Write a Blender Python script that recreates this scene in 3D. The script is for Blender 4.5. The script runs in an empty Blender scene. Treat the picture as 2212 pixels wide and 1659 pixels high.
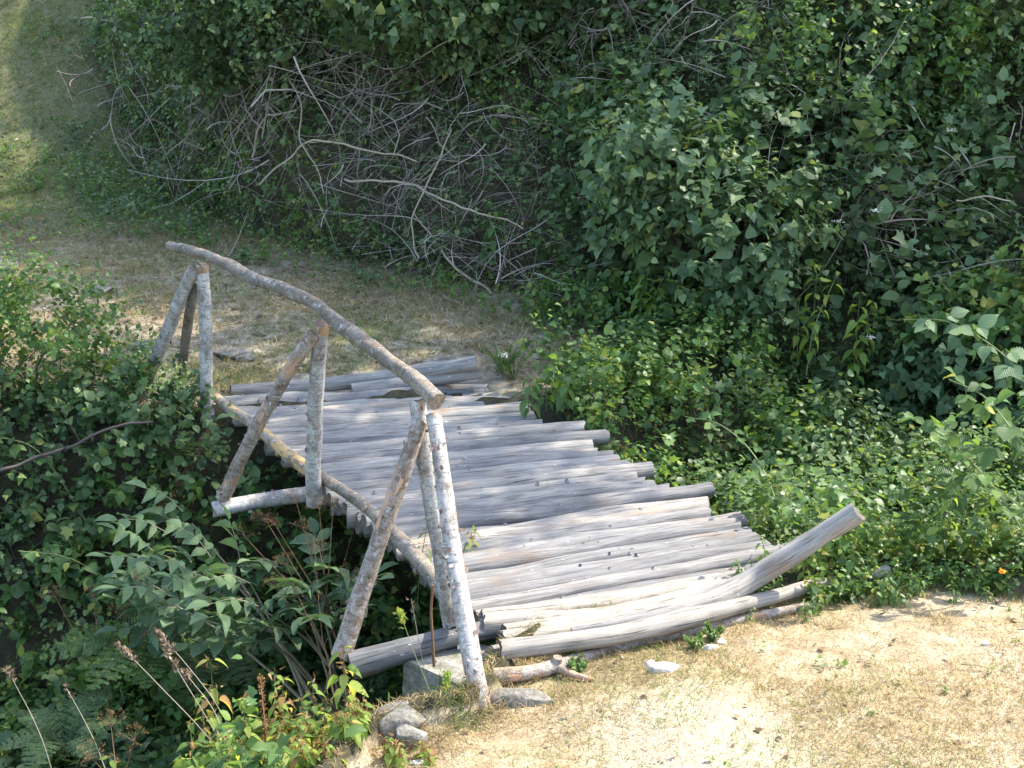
import bpy, math
import numpy as np
R = np.random.default_rng(11)
PI = math.pi
S = bpy.context.scene
COL = S.collection
F = 3072.0
PITCH = math.radians(18.0)
CAM = np.array([0.0, 0.0, 3.2])
FW = np.array([0, math.cos(PITCH), -math.sin(PITCH)])
UPV = np.array([0, math.sin(PITCH), math.cos(PITCH)])
RT = np.array([1.0, 0, 0])

# ------------------------------------------------------------------ helpers
def ray(px, py):
    d = FW + RT * (px - 1106) / F - UPV * (py - 829.5) / F
    return d / np.linalg.norm(d)
def atz(px, py, z=0.0):
    d = ray(px, py)
    return CAM + d * ((z - CAM[2]) / d[2])
def nrm(a):
    return a / (np.linalg.norm(a, axis=-1, keepdims=True) + 1e-12)
def onplane(px, py, p0, n):
    d = ray(px, py)
    return CAM + d * (np.dot(p0 - CAM, n) / np.dot(d, n))

def _h(ix, iy, iz, s):
    h = (ix.astype(np.int64) * 374761393 + iy.astype(np.int64) * 668265263 + iz.astype(np.int64) * 2147483647 + s * 1274126177) & 0xffffffff
    h = ((h ^ (h >> 13)) * 1274126177) & 0xffffffff
    h = (h ^ (h >> 16)) & 0xffffffff
    return h / 4294967295.0
def vn(p, s=0):
    p = np.asarray(p, float)
    i = np.floor(p); f = p - i; f = f * f * (3 - 2 * f)
    x, y, z = i[..., 0], i[..., 1], i[..., 2]
    r = 0
    for a in (0, 1):
        for b in (0, 1):
            for c in (0, 1):
                w = (f[..., 0] if a else 1 - f[..., 0]) * (f[..., 1] if b else 1 - f[..., 1]) * (f[..., 2] if c else 1 - f[..., 2])
                r = r + w * _h(x + a, y + b, z + c, s)
    return r
def fbm(p, s=0, o=3):
    p = np.asarray(p, float); r = 0; a = 0.5; t = 0
    for k in range(o):
        r = r + a * vn(p * (2 ** k), s + k); t += a; a *= .5
    return r / t
def n2(x, y, sc, s=0, o=3):
    return fbm(np.stack([x * sc, y * sc, np.zeros_like(x)], -1), s, o)
def sst(a, b, x):
    t = np.clip((x - a) / (b - a), 0, 1); return t * t * (3 - 2 * t)

class Geo:
    def __init__(s):
        s.V = []; s.L = []; s.T = []; s.M = []; s.r = []; s.g = []; s.n = 0
    def add(s, V, L, T, m=0, rnd=None, gc=None):
        V = np.asarray(V, float).reshape(-1, 3); k = len(V)
        s.V.append(V); s.L.append(np.asarray(L, np.int64).ravel() + s.n); T = np.asarray(T, np.int64).ravel()
        s.T.append(T); s.M.append(np.full(len(T), m) if np.isscalar(m) else np.asarray(m))
        s.r.append(np.zeros(k) if rnd is None else (np.full(k, rnd) if np.isscalar(rnd) else rnd))
        s.g.append(V if gc is None else gc); s.n += k
        return s
    def build(s, name, mats, parent=None, smooth=True):
        me = bpy.data.meshes.new(name)
        if s.n:
            V = np.concatenate(s.V); L = np.concatenate(s.L); T = np.concatenate(s.T); M = np.concatenate(s.M)
            if parent is not None: V = V - np.array(parent.location)
            me.vertices.add(len(V)); me.vertices.foreach_set('co', V.astype(np.float32).ravel())
            me.loops.add(len(L)); me.loops.foreach_set('vertex_index', L.astype(np.int32))
            st = np.concatenate([[0], np.cumsum(T)[:-1]])
            me.polygons.add(len(T)); me.polygons.foreach_set('loop_start', st.astype(np.int32))
            me.polygons.foreach_set('loop_total', T.astype(np.int32))
            me.polygons.foreach_set('material_index', M.astype(np.int32))
            me.polygons.foreach_set('use_smooth', np.full(len(T), smooth))
            a = me.attributes.new('rnd', 'FLOAT', 'POINT'); a.data.foreach_set('value', np.concatenate(s.r).astype(np.float32))
            a = me.attributes.new('gc', 'FLOAT_VECTOR', 'POINT'); a.data.foreach_set('vector', np.concatenate(s.g).astype(np.float32).ravel())
            me.update(); me.validate()
        for m in (mats if isinstance(mats, (list, tuple)) else [mats]): me.materials.append(m)
        o = bpy.data.objects.new(name, me); COL.objects.link(o)
        if parent is not None: o.parent = parent
        return o

def tag(o, label=None, cat=None, group=None, kind=None):
    if label: o['label'] = label
    if cat: o['category'] = cat
    if group: o['group'] = group
    if kind: o['kind'] = kind
    return o
def empty(name, loc, label, cat, group=None):
    o = bpy.data.objects.new(name, None); COL.objects.link(o); o.location = [float(v) for v in loc]
    o.empty_display_size = .1
    return tag(o, label, cat, group)

# ---- tubes ---------------------------------------------------------------
def resample(P, n):
    P = np.asarray(P, float)
    if len(P) > 2:   # catmull-rom
        Q = np.vstack([2 * P[0] - P[1], P, 2 * P[-1] - P[-2]])
        out = []
        m = 8
        for i in range(len(P) - 1):
            t = np.linspace(0, 1, m, endpoint=False)[:, None]
            a, b, c, d = Q[i], Q[i + 1], Q[i + 2], Q[i + 3]
            out.append(.5 * ((2 * b) + (-a + c) * t + (2 * a - 5 * b + 4 * c - d) * t ** 2 + (-a + 3 * b - 3 * c + d) * t ** 3))
        P = np.vstack(out + [P[-1:]])
    s = np.concatenate([[0], np.cumsum(np.linalg.norm(np.diff(P, axis=0), axis=1))])
    t = np.linspace(0, s[-1], n)
    return np.stack([np.interp(t, s, P[:, k]) for k in range(3)], -1), t
def frames(P):
    T = nrm(np.gradient(P, axis=0))
    ref = np.array([0, 0, 1.0]) if abs(T[0][2]) < .8 else np.array([1.0, 0, 0])
    N = np.zeros_like(P); n = nrm(ref - T[0] * np.dot(ref, T[0]))
    for i in range(len(P)):
        n = nrm(n - T[i] * np.dot(n, T[i])); N[i] = n
    return T, N, np.cross(T, N)
def tube(g, pts, rad, ns=8, n=12, m=0, rnd=0., bump=0., wig=0., bs=6., cap=None, seed=0, capr=None, flat=0.):
    P, s = resample(pts, n)
    if wig:
        w = np.stack([fbm(np.stack([s * 2.2 + seed * 7.1 + k * 31, s * 0, s * 0 + k], -1), 5 + k, 3) - .5 for k in range(3)], -1)
        w -= np.linspace(0, 1, n)[:, None] * (w[-1] - w[0]) + w[0]
        P = P + w * wig * 2
    T, N, B = frames(P)
    rad = np.interp(np.linspace(0, 1, n), np.linspace(0, 1, len(np.atleast_1d(rad))), np.atleast_1d(rad)) if np.size(rad) > 1 else np.full(n, float(rad))
    th = np.linspace(0, 2 * PI, ns, endpoint=False)
    c, sn = np.cos(th), np.sin(th)
    rr = np.repeat(rad[:, None], ns, 1)
    gc = np.stack([rr * c, rr * sn, np.repeat(s[:, None], ns, 1)], -1)
    off = np.array([seed * 3.7, seed * 1.3, seed * 5.1])
    if bump:
        q = np.stack([c[None] * 1.2 + 0 * rr + seed, sn[None] * 1.2 + 0 * rr, s[:, None] * bs + 0 * rr], -1)
        rr = rr * (1 + bump * (fbm(q, 3 + seed, 3) - .5) * 2)
        q2 = np.stack([c[None] * 4 + 0 * rr + seed, sn[None] * 4 + 0 * rr, s[:, None] * bs * .5 + 0 * rr], -1)
        rr = rr * (1 + bump * .35 * (vn(q2, 9 + seed) - .5) * 2)
    V = P[:, None] + N[:, None] * (rr * c)[..., None] + B[:, None] * (rr * sn)[..., None]
    if cap is not None and ns >= 12:
        for pk in (0, n - 1):
            V[pk] += T[pk] * ((vn(np.stack([c * 1.8 + seed * 3, sn * 1.8, c * 0 + pk], -1), 77) - .5) * rad[pk] * .55)[:, None]
    i = np.arange(n - 1)[:, None] * ns + np.arange(ns)[None]
    j = np.arange(n - 1)[:, None] * ns + (np.arange(ns)[None] + 1) % ns
    q = np.stack([i, j, j + ns, i + ns], -1).reshape(-1, 4)
    g.add(V, q, np.full(len(q), 4), m, rnd, (gc + off).reshape(-1, 3))
    if cap is not None:
        for e, pk in ((0, 0), (1, n - 1)):
            ring = V[pk]; ctr = ring.mean(0) + (T[pk] * (.12 if e else -.12) * rad[pk] * (0.2))
            VV = np.vstack([ring, ctr]); idx = np.arange(ns); nx = (idx + 1) % ns
            f = np.stack([nx, idx, np.full(ns, ns)], -1) if e == 0 else np.stack([idx, nx, np.full(ns, ns)], -1)
            gg = np.vstack([np.stack([rad[pk] * c, rad[pk] * sn, np.zeros(ns)], -1), [[0, 0, 0]]])
            g.add(VV, f, np.full(ns, 3), cap, rnd, gg)
    return P, T, N, B, rad
def twigs(g, P0, D, L, r0=.004, m=0, curve=.35, n=5, droop=0., rnd=None, jit=.0):
    """many thin three-sided tubes at once"""
    K = len(P0); t = np.linspace(0, 1, n)
    side = nrm(np.cross(D, R.normal(size=(K, 3)))); side2 = nrm(np.cross(D, side))
    a = R.normal(size=(K, 1)) * curve; b = R.normal(size=(K, 1)) * curve * .6
    P = P0[:, None] + (D * L[:, None])[:, None] * t[None, :, None]
    P = P + side[:, None] * (a * L[:, None] * 1)[:, None] * (t * t)[None, :, None]
    P = P + side2[:, None] * (b * L[:, None])[:, None] * (np.sin(t * 5 + 1))[None, :, None] * .35
    P[..., 2] -= droop * (L[:, None] * t[None] ** 2)
    if jit: P = P + R.normal(size=P.shape) * jit * L[:, None, None] * t[None, :, None]
    rad = (r0 if np.ndim(r0) else np.full(K, r0))[:, None] * (1 - .75 * t[None])
    th = np.array([0, 2 * PI / 3, 4 * PI / 3])
    V = P[:, :, None] + side[:, None, None] * (rad[..., None] * np.cos(th))[..., None] + side2[:, None, None] * (rad[..., None] * np.sin(th))[..., None]
    base = np.arange(K)[:, None, None] * (n * 3)
    i = (np.arange(n - 1)[:, None] * 3 + np.arange(3)[None])[None] + base
    j = (np.arange(n - 1)[:, None] * 3 + (np.arange(3)[None] + 1) % 3)[None] + base
    q = np.stack([i, j, j + 3, i + 3], -1).reshape(-1, 4)
    rn = R.random(K) if rnd is None else rnd
    g.add(V.reshape(-1, 3), q, np.full(len(q), 4), m, np.repeat(rn, n * 3))
    return P

# ---- leaves --------------------------------------------------------------
def tmpl(rows, fold=.18, droop=.12):
    """rows: (y, halfwidth) between base and tip; centre rib lies lower than the edges"""
    V = [(0, 0, 0)]; Fc = []
    for y, w in rows:
        z = -droop * y * y
        V += [(-w, y, z + fold * w), (0, y, z), (w, y, z + fold * w)]
    V.append((0, 1, -droop * 1.3))
    k = len(rows)
    Fc += [(0, 2, 1), (0, 3, 2)]
    for i in range(k - 1):
        a = 1 + 3 * i; b = a + 3
        Fc += [(a, a + 1, b + 1, b), (a + 1, a + 2, b + 2, b + 1)]
    a = 1 + 3 * (k - 1); t = len(V) - 1
    Fc += [(a, a + 1, t), (a + 1, a + 2, t)]
    return np.array(V, float), Fc
T_SMALL = tmpl([(.3, .33), (.62, .22)], .3, .2)
def lobed():
    o = [(0, .02), (-.16, -.04), (-.46, .12), (-.30, .30), (-.44, .56), (-.17, .60), (0, 1.0), (.17, .60), (.44, .56), (.30, .30), (.46, .12), (.16, -.04)]
    V = [(0, .32, 0)] + [(x, y, .22 * abs(x) - .15 * y * y) for x, y in o]; n = len(o)
    return np.array(V, float), [(0, i + 1, (i + 1) % n + 1) for i in range(n)][::-1]
T_LOBE = lobed()
T_OVAL = tmpl([(.15, .24), (.45, .36), (.75, .23)], .25, .2)
T_HEART = tmpl([(.06, .33), (.3, .42), (.62, .27), (.82, .12)], .25, .3)
T_LANCE = tmpl([(.15, .13), (.4, .19), (.72, .13)], .3, .3)
T_PINNA = tmpl([(.3, .16)], .2, .2)
def serr(rows):
    out = []
    for i, (y, w) in enumerate(rows):
        out += [(y - .025, w * 1.1), (y + .02, w * .86)]
    return out
T_SAW = tmpl(serr([(.06, .26), (.16, .34), (.27, .38), (.38, .38), (.5, .34), (.62, .28), (.74, .2), (.86, .11)]), .22, .3)
T_BRAM = tmpl(serr([(.08, .2), (.18, .31), (.3, .38), (.42, .41), (.54, .39), (.66, .31), (.78, .21), (.89, .1)]), .2, .18)
T_BLADE = (np.array([(-.5, 0, 0), (.5, 0, 0), (-.4, .5, .05), (.4, .5, .05), (0, 1, -.12)], float), [(0, 1, 3, 2), (2, 3, 4)])
T_STRAW = (np.array([(-.5, 0, 0), (.5, 0, 0), (-.45, .45, .13), (.45, .45, .13), (0, 1, -.05)], float), [(0, 1, 3, 2), (2, 3, 4)])
T_CHIP = (np.array([(-.4, 0, 0), (.5, .1, .1), (.35, .9, -.05), (-.45, .8, .15)], float), [(0, 1, 2, 3)])
def leaves(g, O, T, N, size, tm, wr=1.0, m=0, rnd=None, chunk=0):
    V0, Fc = tm; K = len(O)
    if K == 0: return
    T = nrm(T); X = nrm(np.cross(T, N)); N = np.cross(X, T)
    size = np.full(K, size) if np.isscalar(size) else size
    w = (np.full(K, wr) if np.isscalar(wr) else wr) * size * R.uniform(.72, 1.12, K)
    curl = 1 + R.normal(size=K) * .6
    V = O[:, None] + X[:, None] * (V0[None, :, 0] * w[:, None])[..., None] + T[:, None] * (V0[None, :, 1] * size[:, None])[..., None] + N[:, None] * (V0[None, :, 2] * (size * curl)[:, None])[..., None]
    nv = len(V0); lo = np.concatenate([np.array(f) for f in Fc]); to = np.array([len(f) for f in Fc])
    L = (np.arange(K)[:, None] * nv + lo[None]).ravel()
    rn = R.random(K) if rnd is None else rnd
    gc = np.repeat(V0[None], K, 0); gc = gc.copy(); gc[..., 2] = rn[:, None] * 50
    g.add(V.reshape(-1, 3), L, np.tile(to, K), m, np.repeat(rn, nv), gc.reshape(-1, 3))
def sprig_leaves(P, D, L, n, size, up=.75, spread=1.0, droop=.25, sj=.35):
    """alternate leaves along K straight stems -> arrays for leaves()"""
    K = len(P); t = (np.arange(n) + .6) / n
    O = P[:, None] + (D * L[:, None])[:, None] * t[None, :, None]
    side = nrm(np.cross(D, R.normal(size=(K, 3)))); s2 = nrm(np.cross(D, side))
    an = np.arange(n) * 2.4 + R.random((K, 1)) * 6.28 + R.normal(size=(K, n)) * .3
    dr = side[:, None] * np.cos(an)[..., None] + s2[:, None] * np.sin(an)[..., None]
    Tt = dr * spread + D[:, None] * .45
    Tt[..., 2] -= droop
    Tt = nrm(Tt + R.normal(size=Tt.shape) * .15)
    Nn = np.array([0, 0, up]) + R.normal(size=Tt.shape) * .4 + D[:, None] * .25
    sz = (size[:, None] if np.ndim(size) else size) * (1 + R.normal(size=(K, n)) * sj * .6).clip(.45, 1.7) * (1.05 - .35 * t[None])
    return O.reshape(-1, 3), Tt.reshape(-1, 3), Nn.reshape(-1, 3), sz.ravel()

# ------------------------------------------------------------------ materials
def mat(name):
    m = bpy.data.materials.new(name); m.use_nodes = True; m.node_tree.nodes.clear()
    nt = m.node_tree; out = nt.nodes.new('ShaderNodeOutputMaterial')
    return m, nt, out
class NB:
    def __init__(s, nt): s.nt = nt
    def n(s, t, **k):
        x = s.nt.nodes.new(t)
        for a, b in k.items(): setattr(x, a, b)
        return x
    def l(s, a, b): s.nt.links.new(a, b)
    def attr(s, name, vec=False):
        a = s.n('ShaderNodeAttribute', attribute_name=name); return a.outputs['Vector' if vec else 'Fac']
    def noise(s, vec, scale, detail=3, rough=.55, sc3=None, dist=0):
        if sc3 is not None:
            mp = s.n('ShaderNodeMapping'); mp.inputs['Scale'].default_value = sc3; s.l(vec, mp.inputs['Vector']); vec = mp.outputs[0]
        t = s.n('ShaderNodeTexNoise'); t.inputs['Scale'].default_value = scale; t.inputs['Detail'].default_value = detail
        t.inputs['Roughness'].default_value = rough; t.inputs['Distortion'].default_value = dist; s.l(vec, t.inputs['Vector']); return t.outputs['Fac']
    def ramp(s, fac, stops, interp='LINEAR'):
        r = s.n('ShaderNodeValToRGB'); cr = r.color_ramp; cr.interpolation = interp
        while len(cr.elements) < len(stops): cr.elements.new(.5)
        for e, (p, c) in zip(cr.elements, stops): e.position = p; e.color = (*c, 1) if len(c) == 3 else c
        s.l(fac, r.inputs[0]); return r.outputs[0]
    def mix(s, fac, a, b, mode='MIX'):
        x = s.n('ShaderNodeMix', data_type='RGBA', blend_type=mode)
        if hasattr(fac, 'links') or hasattr(fac, 'is_linked'): s.l(fac, x.inputs[0])
        else: x.inputs[0].default_value = fac
        for k, v in ((6, a), (7, b)):
            if isinstance(v, tuple): x.inputs[k].default_value = (*v, 1)
            else: s.l(v, x.inputs[k])
        return x.outputs[2]
    def math(s, op, a, b=0., clamp=False):
        x = s.n('ShaderNodeMath', operation=op, use_clamp=clamp)
        for k, v in ((0, a), (1, b)):
            if isinstance(v, (int, float)): x.inputs[k].default_value = v
            else: s.l(v, x.inputs[k])
        return x.outputs[0]
    def bump(s, h, st=.3, dist=.01):
        b = s.n('ShaderNodeBump'); b.inputs['Strength'].default_value = st; b.inputs['Distance'].default_value = dist; s.l(h, b.inputs['Height']); return b.outputs[0]
    def pr(s, col, rough=.7, spec=.3, nrm_=None):
        p = s.n('ShaderNodeBsdfPrincipled'); p.inputs['Specular IOR Level'].default_value = spec
        if isinstance(col, tuple): p.inputs['Base Color'].default_value = (*col, 1)
        else: s.l(col, p.inputs['Base Color'])
        if isinstance(rough, (int, float)): p.inputs['Roughness'].default_value = rough
        else: s.l(rough, p.inputs['Roughness'])
        if nrm_ is not None: s.l(nrm_, p.inputs['Normal'])
        return p.outputs[0]
def leaf_mat(name, stops, transl=.32, rough=.42, spec=.45, tcol=(.30, .42, .06), veins=False):
    m, nt, out = mat(name); b = NB(nt)
    if name in ('leaf_dull_green', 'leaf_blue_green', 'leaf_dark_green', 'leaf_bramble'):
        stops = [(p, (c_[0] * 1.38, c_[1] * 1.25, c_[2] * 1.12)) for p, c_ in stops]; spec = .3; rough = .5
    r = b.attr('rnd'); c = b.ramp(r, stops)
    g = b.attr('gc', True)
    nz = b.noise(g, 5, 2)
    c = b.mix(b.math('MULTIPLY', nz, .55), c, b.mix(1.0, c, (.55, .6, .5), 'MULTIPLY'))
    nn = None
    if veins:
        sp = b.n('ShaderNodeSeparateXYZ'); b.l(g, sp.inputs[0])
        ax = b.math('ABSOLUTE', sp.outputs[0])
        v = b.math('SUBTRACT', sp.outputs[1], b.math('MULTIPLY', ax, .9))
        v = b.math('PINGPONG', b.math('MULTIPLY', v, 9.), .5)
        v = b.math('MULTIPLY', v, 2.)
        c = b.mix(b.math('MULTIPLY', b.math('LESS_THAN', v, .2), .35), c, b.mix(1.0, c, (1.9, 1.8, 1.6), 'MULTIPLY'))
        nn = b.bump(v, .5, .004)
    p = b.pr(c, rough, spec, nn)
    t = b.n('ShaderNodeBsdfTranslucent'); tc = b.mix(.55, b.mix(1.0, c, (2.6, 2.6, 1.3), 'MULTIPLY'), tcol); b.l(tc, t.inputs[0])
    mx = b.n('ShaderNodeMixShader'); mx.inputs[0].default_value = transl; b.l(p, mx.inputs[1]); b.l(t.outputs[0], mx.inputs[2]); b.l(mx.outputs[0], out.inputs[0])
    return m
G1 = leaf_mat('leaf_dull_green', [(0, (.036, .068, .030)), (.35, (.060, .108, .046)), (.7, (.086, .148, .060)), (.93, (.14, .20, .085)), (1, (.22, .25, .07))], .22, .4, .5, (.10, .20, .05))
G2 = leaf_mat('leaf_fresh_green', [(0, (.055, .11, .032)), (.45, (.09, .17, .045)), (.85, (.14, .24, .06)), (1, (.3, .32, .07))], .35, .45, .4)
G3 = leaf_mat('leaf_blue_green', [(0, (.055, .10, .056)), (.5, (.085, .15, .08)), (1, (.12, .19, .10))], .22, .38, .5, (.14, .26, .08), veins=True)
G4 = leaf_mat('leaf_nettle', [(0, (.13, .22, .05)), (.5, (.22, .33, .07)), (.8, (.36, .42, .10)), (.9, (.40, .34, .10)), (1, (.40, .22, .09))], .45, .5, .3, (.45, .5, .06), veins=True)
G5 = leaf_mat('leaf_dark_green', [(0, (.028, .056, .022)), (.5, (.05, .09, .034)), (1, (.08, .135, .05))], .22, .4, .45, (.1, .2, .03))
G6 = leaf_mat('leaf_bramble', [(0, (.04, .085, .03)), (.5, (.068, .135, .045)), (.9, (.10, .19, .055)), (1, (.28, .3, .08))], .3, .4, .45, veins=True)
GR = leaf_mat('grass_green', [(0, (.08, .13, .03)), (.5, (.13, .2, .05)), (1, (.24, .28, .09))], .3, .6, .2)
ST = leaf_mat('straw', [(0, (.22, .14, .065)), (.4, (.36, .255, .12)), (.8, (.47, .365, .195)), (1, (.58, .49, .31))], .2, .6, .25, (.5, .38, .18))
STF = leaf_mat('straw_dull', [(0, (.17, .12, .06)), (.4, (.34, .25, .13)), (.8, (.48, .37, .20)), (1, (.6, .5, .3))], .2, .6, .2, (.4, .3, .13))
DRY = leaf_mat('dry_flower', [(0, (.15, .07, .03)), (.5, (.3, .16, .07)), (1, (.45, .3, .14))], .25, .7, .2, (.4, .2, .08))
LIT = leaf_mat('dead_leaf', [(0, (.08, .05, .03)), (.5, (.2, .13, .08)), (1, (.4, .32, .22))], .1, .7, .2, (.3, .2, .1))
WHT = leaf_mat('petal_white', [(0, (.6, .62, .5)), (1, (.8, .8, .72))], .2, .6, .2, (.7, .7, .6))
YEL = leaf_mat('petal_yellow', [(0, (.7, .25, .01)), (1, (.8, .4, .02))], .2, .6, .2, (.7, .3, .02))

def wood_mat(name, dark, mid, light, tint=(.30, .17, .10), seed=0.):
    m, nt, out = mat(name); b = NB(nt); g = b.attr('gc', True); r = b.attr('rnd')
    gr = b.noise(g, 1, 5, .6, (85, 85, 5.5), .6)
    big = b.noise(g, 1, 3, .5, (16, 16, 5))
    f = b.math('ADD', b.math('MULTIPLY', gr, .65), b.math('MULTIPLY', big, .35))
    c = b.ramp(f, [(.30, dark), (.46, mid), (.68, light)])
    cr = b.noise(g, 1, 3, .6, (110, 110, 1.9), .5)
    crack = b.ramp(cr, [(.31, (0, 0, 0)), (.39, (1, 1, 1))])
    c = b.mix(1.0, c, b.mix(crack, (.36, .33, .30), (1, 1, 1)), 'MULTIPLY')
    ti = b.ramp(b.noise(g, 1, 2, .5, (7, 7, 3)), [(.60, (0, 0, 0)), (.74, (1, 1, 1))])
    c = b.mix(b.math('MULTIPLY', ti, .55), c, tint)
    c = b.mix(1.0, c, b.ramp(r, [(0, (.60, .61, .63)), (.35, (.86, .86, .85)), (.7, (1.05, 1.02, .97)), (1, (1.25, 1.17, 1.04))]), 'MULTIPLY')
    spk = b.ramp(b.noise(g, 1, 2, .5, (55, 55, 22)), [(.72, (0, 0, 0)), (.76, (1, 1, 1))])
    c = b.mix(b.math('MULTIPLY', spk, .7), c, (.62, .61, .58))
    h = b.math('ADD', b.math('MULTIPLY', gr, .6), b.math('MULTIPLY', crack, .8))
    p = b.pr(c, .78, .25, b.bump(h, .8, .006)); b.l(p, out.inputs[0]); return m
W_DECK = wood_mat('weathered_grey_wood', (.12, .113, .104), (.235, .222, .205), (.375, .355, .325), (.27, .18, .12))
W_WARM = wood_mat('bleached_wood', (.12, .108, .094), (.245, .228, .203), (.375, .35, .315), (.24, .17, .12))
def bark_mat(name, base, pale, dark, orange, opos=.62):
    m, nt, out = mat(name); b = NB(nt); g = b.attr('gc', True); r = b.attr('rnd')
    n1 = b.noise(g, 1, 6, .72, (26, 26, 30), .6)
    c = b.ramp(n1, [(.30, dark), (.42, base), (.56, pale), (.75, pale)])
    low = b.noise(g, 1, 3, .6, (9, 9, 4)); c = b.mix(1.0, c, b.ramp(low, [(.35, (.62, .58, .54)), (.6, (1.12, 1.1, 1.08))]), 'MULTIPLY')
    fine = b.noise(g, 1, 3, .6, (160, 160, 110))
    c = b.mix(1.0, c, b.ramp(fine, [(.3, (.62, .6, .58)), (.6, (1.1, 1.1, 1.1))]), 'MULTIPLY')
    mark = b.ramp(b.noise(g, 1, 2, .5, (11, 11, 120)), [(.60, (0, 0, 0)), (.70, (1, 1, 1))])
    c = b.mix(b.math('MULTIPLY', mark, .8), c, dark)
    lich = b.ramp(b.noise(g, 1, 3, .6, (30, 30, 26)), [(.6, (0, 0, 0)), (.66, (1, 1, 1))])
    c = b.mix(b.math('MULTIPLY', lich, .6), c, (.50, .50, .46))
    on = b.noise(g, 1, 4, .6, (13, 13, 5.5))
    om = b.ramp(b.math('ADD', on, b.math('MULTIPLY', r, .12)), [(opos, (0, 0, 0)), (opos + .03, (1, 1, 1))])
    oc = b.ramp(b.noise(g, 1, 3, .5, (70, 70, 8)), [(.3, orange), (.65, (min(1, orange[0] * 1.6), min(1, orange[1] * 1.8), min(1, orange[2] * 2.0)))])
    c = b.mix(om, c, oc)
    h = b.math('SUBTRACT', b.math('ADD', n1, b.math('MULTIPLY', fine, .4)), b.math('MULTIPLY', om, .5))
    p = b.pr(c, .8, .2, b.bump(h, .8, .008)); b.l(p, out.inputs[0]); return m
W_BIRCH = bark_mat('pale_birch_bark', (.32, .30, .27), (.49, .475, .44), (.14, .125, .11), (.33, .17, .09), .70)
W_PEEL = bark_mat('peeling_bark', (.25, .19, .14), (.36, .32, .28), (.12, .085, .06), (.34, .19, .11), .61)
W_RAIL = bark_mat('greyish_rail_bark', (.185, .155, .12), (.26, .225, .18), (.10, .082, .062), (.2, .15, .09), .68)
W_YEL = bark_mat('yellowish_bark', (.28, .21, .13), (.38, .34, .28), (.11, .085, .055), (.36, .22, .09), .58)
def plain_wood(name, c0, c1, sc=(40, 40, 4)):
    m, nt, out = mat(name); b = NB(nt); g = b.attr('gc', True)
    n1 = b.noise(g, 1, 4, .6, sc); c = b.ramp(n1, [(.3, c0), (.7, c1)])
    b.l(b.pr(c, .8, .2, b.bump(n1, .4, .004)), out.inputs[0]); return m
W_CUT = plain_wood('cut_wood_face', (.10, .075, .055), (.34, .26, .19), (60, 60, 60))
W_DARKCUT = plain_wood('old_cut_face', (.05, .043, .036), (.19, .165, .14), (60, 60, 60))
W_ORANGE = plain_wood('fresh_axe_cut', (.20, .12, .065), (.38, .26, .15), (60, 60, 12))
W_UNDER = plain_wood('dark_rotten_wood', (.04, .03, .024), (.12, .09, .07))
def twig_mat(name, stops):
    m, nt, out = mat(name); b = NB(nt); c = b.ramp(b.attr('rnd'), stops)
    tc = b.n('ShaderNodeTexCoord'); nz = b.noise(tc.outputs['Object'], 30, 2)
    c = b.mix(b.math('MULTIPLY', nz, .5), c, b.mix(1.0, c, (.5, .48, .45), 'MULTIPLY'))
    b.l(b.pr(c, .7, .3), out.inputs[0]); return m
TW_GREY = twig_mat('dead_twig', [(0, (.13, .10, .08)), (.5, (.30, .25, .20)), (1, (.52, .46, .39))])
TW_BRN = twig_mat('brown_stem', [(0, (.10, .05, .025)), (1, (.28, .16, .08))])
TW_GRN = twig_mat('green_stem', [(0, (.07, .11, .035)), (1, (.22, .27, .1))])
TW_TAN = twig_mat('tan_stem', [(0, (.26, .2, .13)), (1, (.48, .41, .29))])
TW_DRK = twig_mat('dark_branch', [(0, (.045, .035, .028)), (1, (.13, .105, .085))])

def stone_mat(name, a, c_, d):
    m, nt, out = mat(name); b = NB(nt); tc = b.n('ShaderNodeTexCoord').outputs['Object']
    n1 = b.noise(tc, 14, 6, .65); n2_ = b.noise(tc, 60, 3, .6)
    c = b.ramp(n1, [(.32, a), (.5, c_), (.68, d)])
    c = b.mix(1.0, c, b.ramp(n2_, [(.3, (.75, .75, .75)), (.6, (1.1, 1.1, 1.1))]), 'MULTIPLY')
    mo = b.ramp(b.noise(tc, 9, 3), [(.62, (0, 0, 0)), (.7, (1, 1, 1))]); c = b.mix(b.math('MULTIPLY', mo, .5), c, (.13, .14, .07))
    b.l(b.pr(c, .85, .2, b.bump(b.math('ADD', n1, b.math('MULTIPLY', n2_, .4)), .6, .02)), out.inputs[0]); return m
ROCK = stone_mat('grey_stone', (.10, .09, .07), (.175, .16, .13), (.27, .25, .21))
ROCKW = stone_mat('pale_stone', (.5, .48, .44), (.62, .6, .56), (.75, .73, .68))
CONC = stone_mat('concrete', (.13, .12, .09), (.24, .225, .18), (.36, .35, .30))
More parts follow.
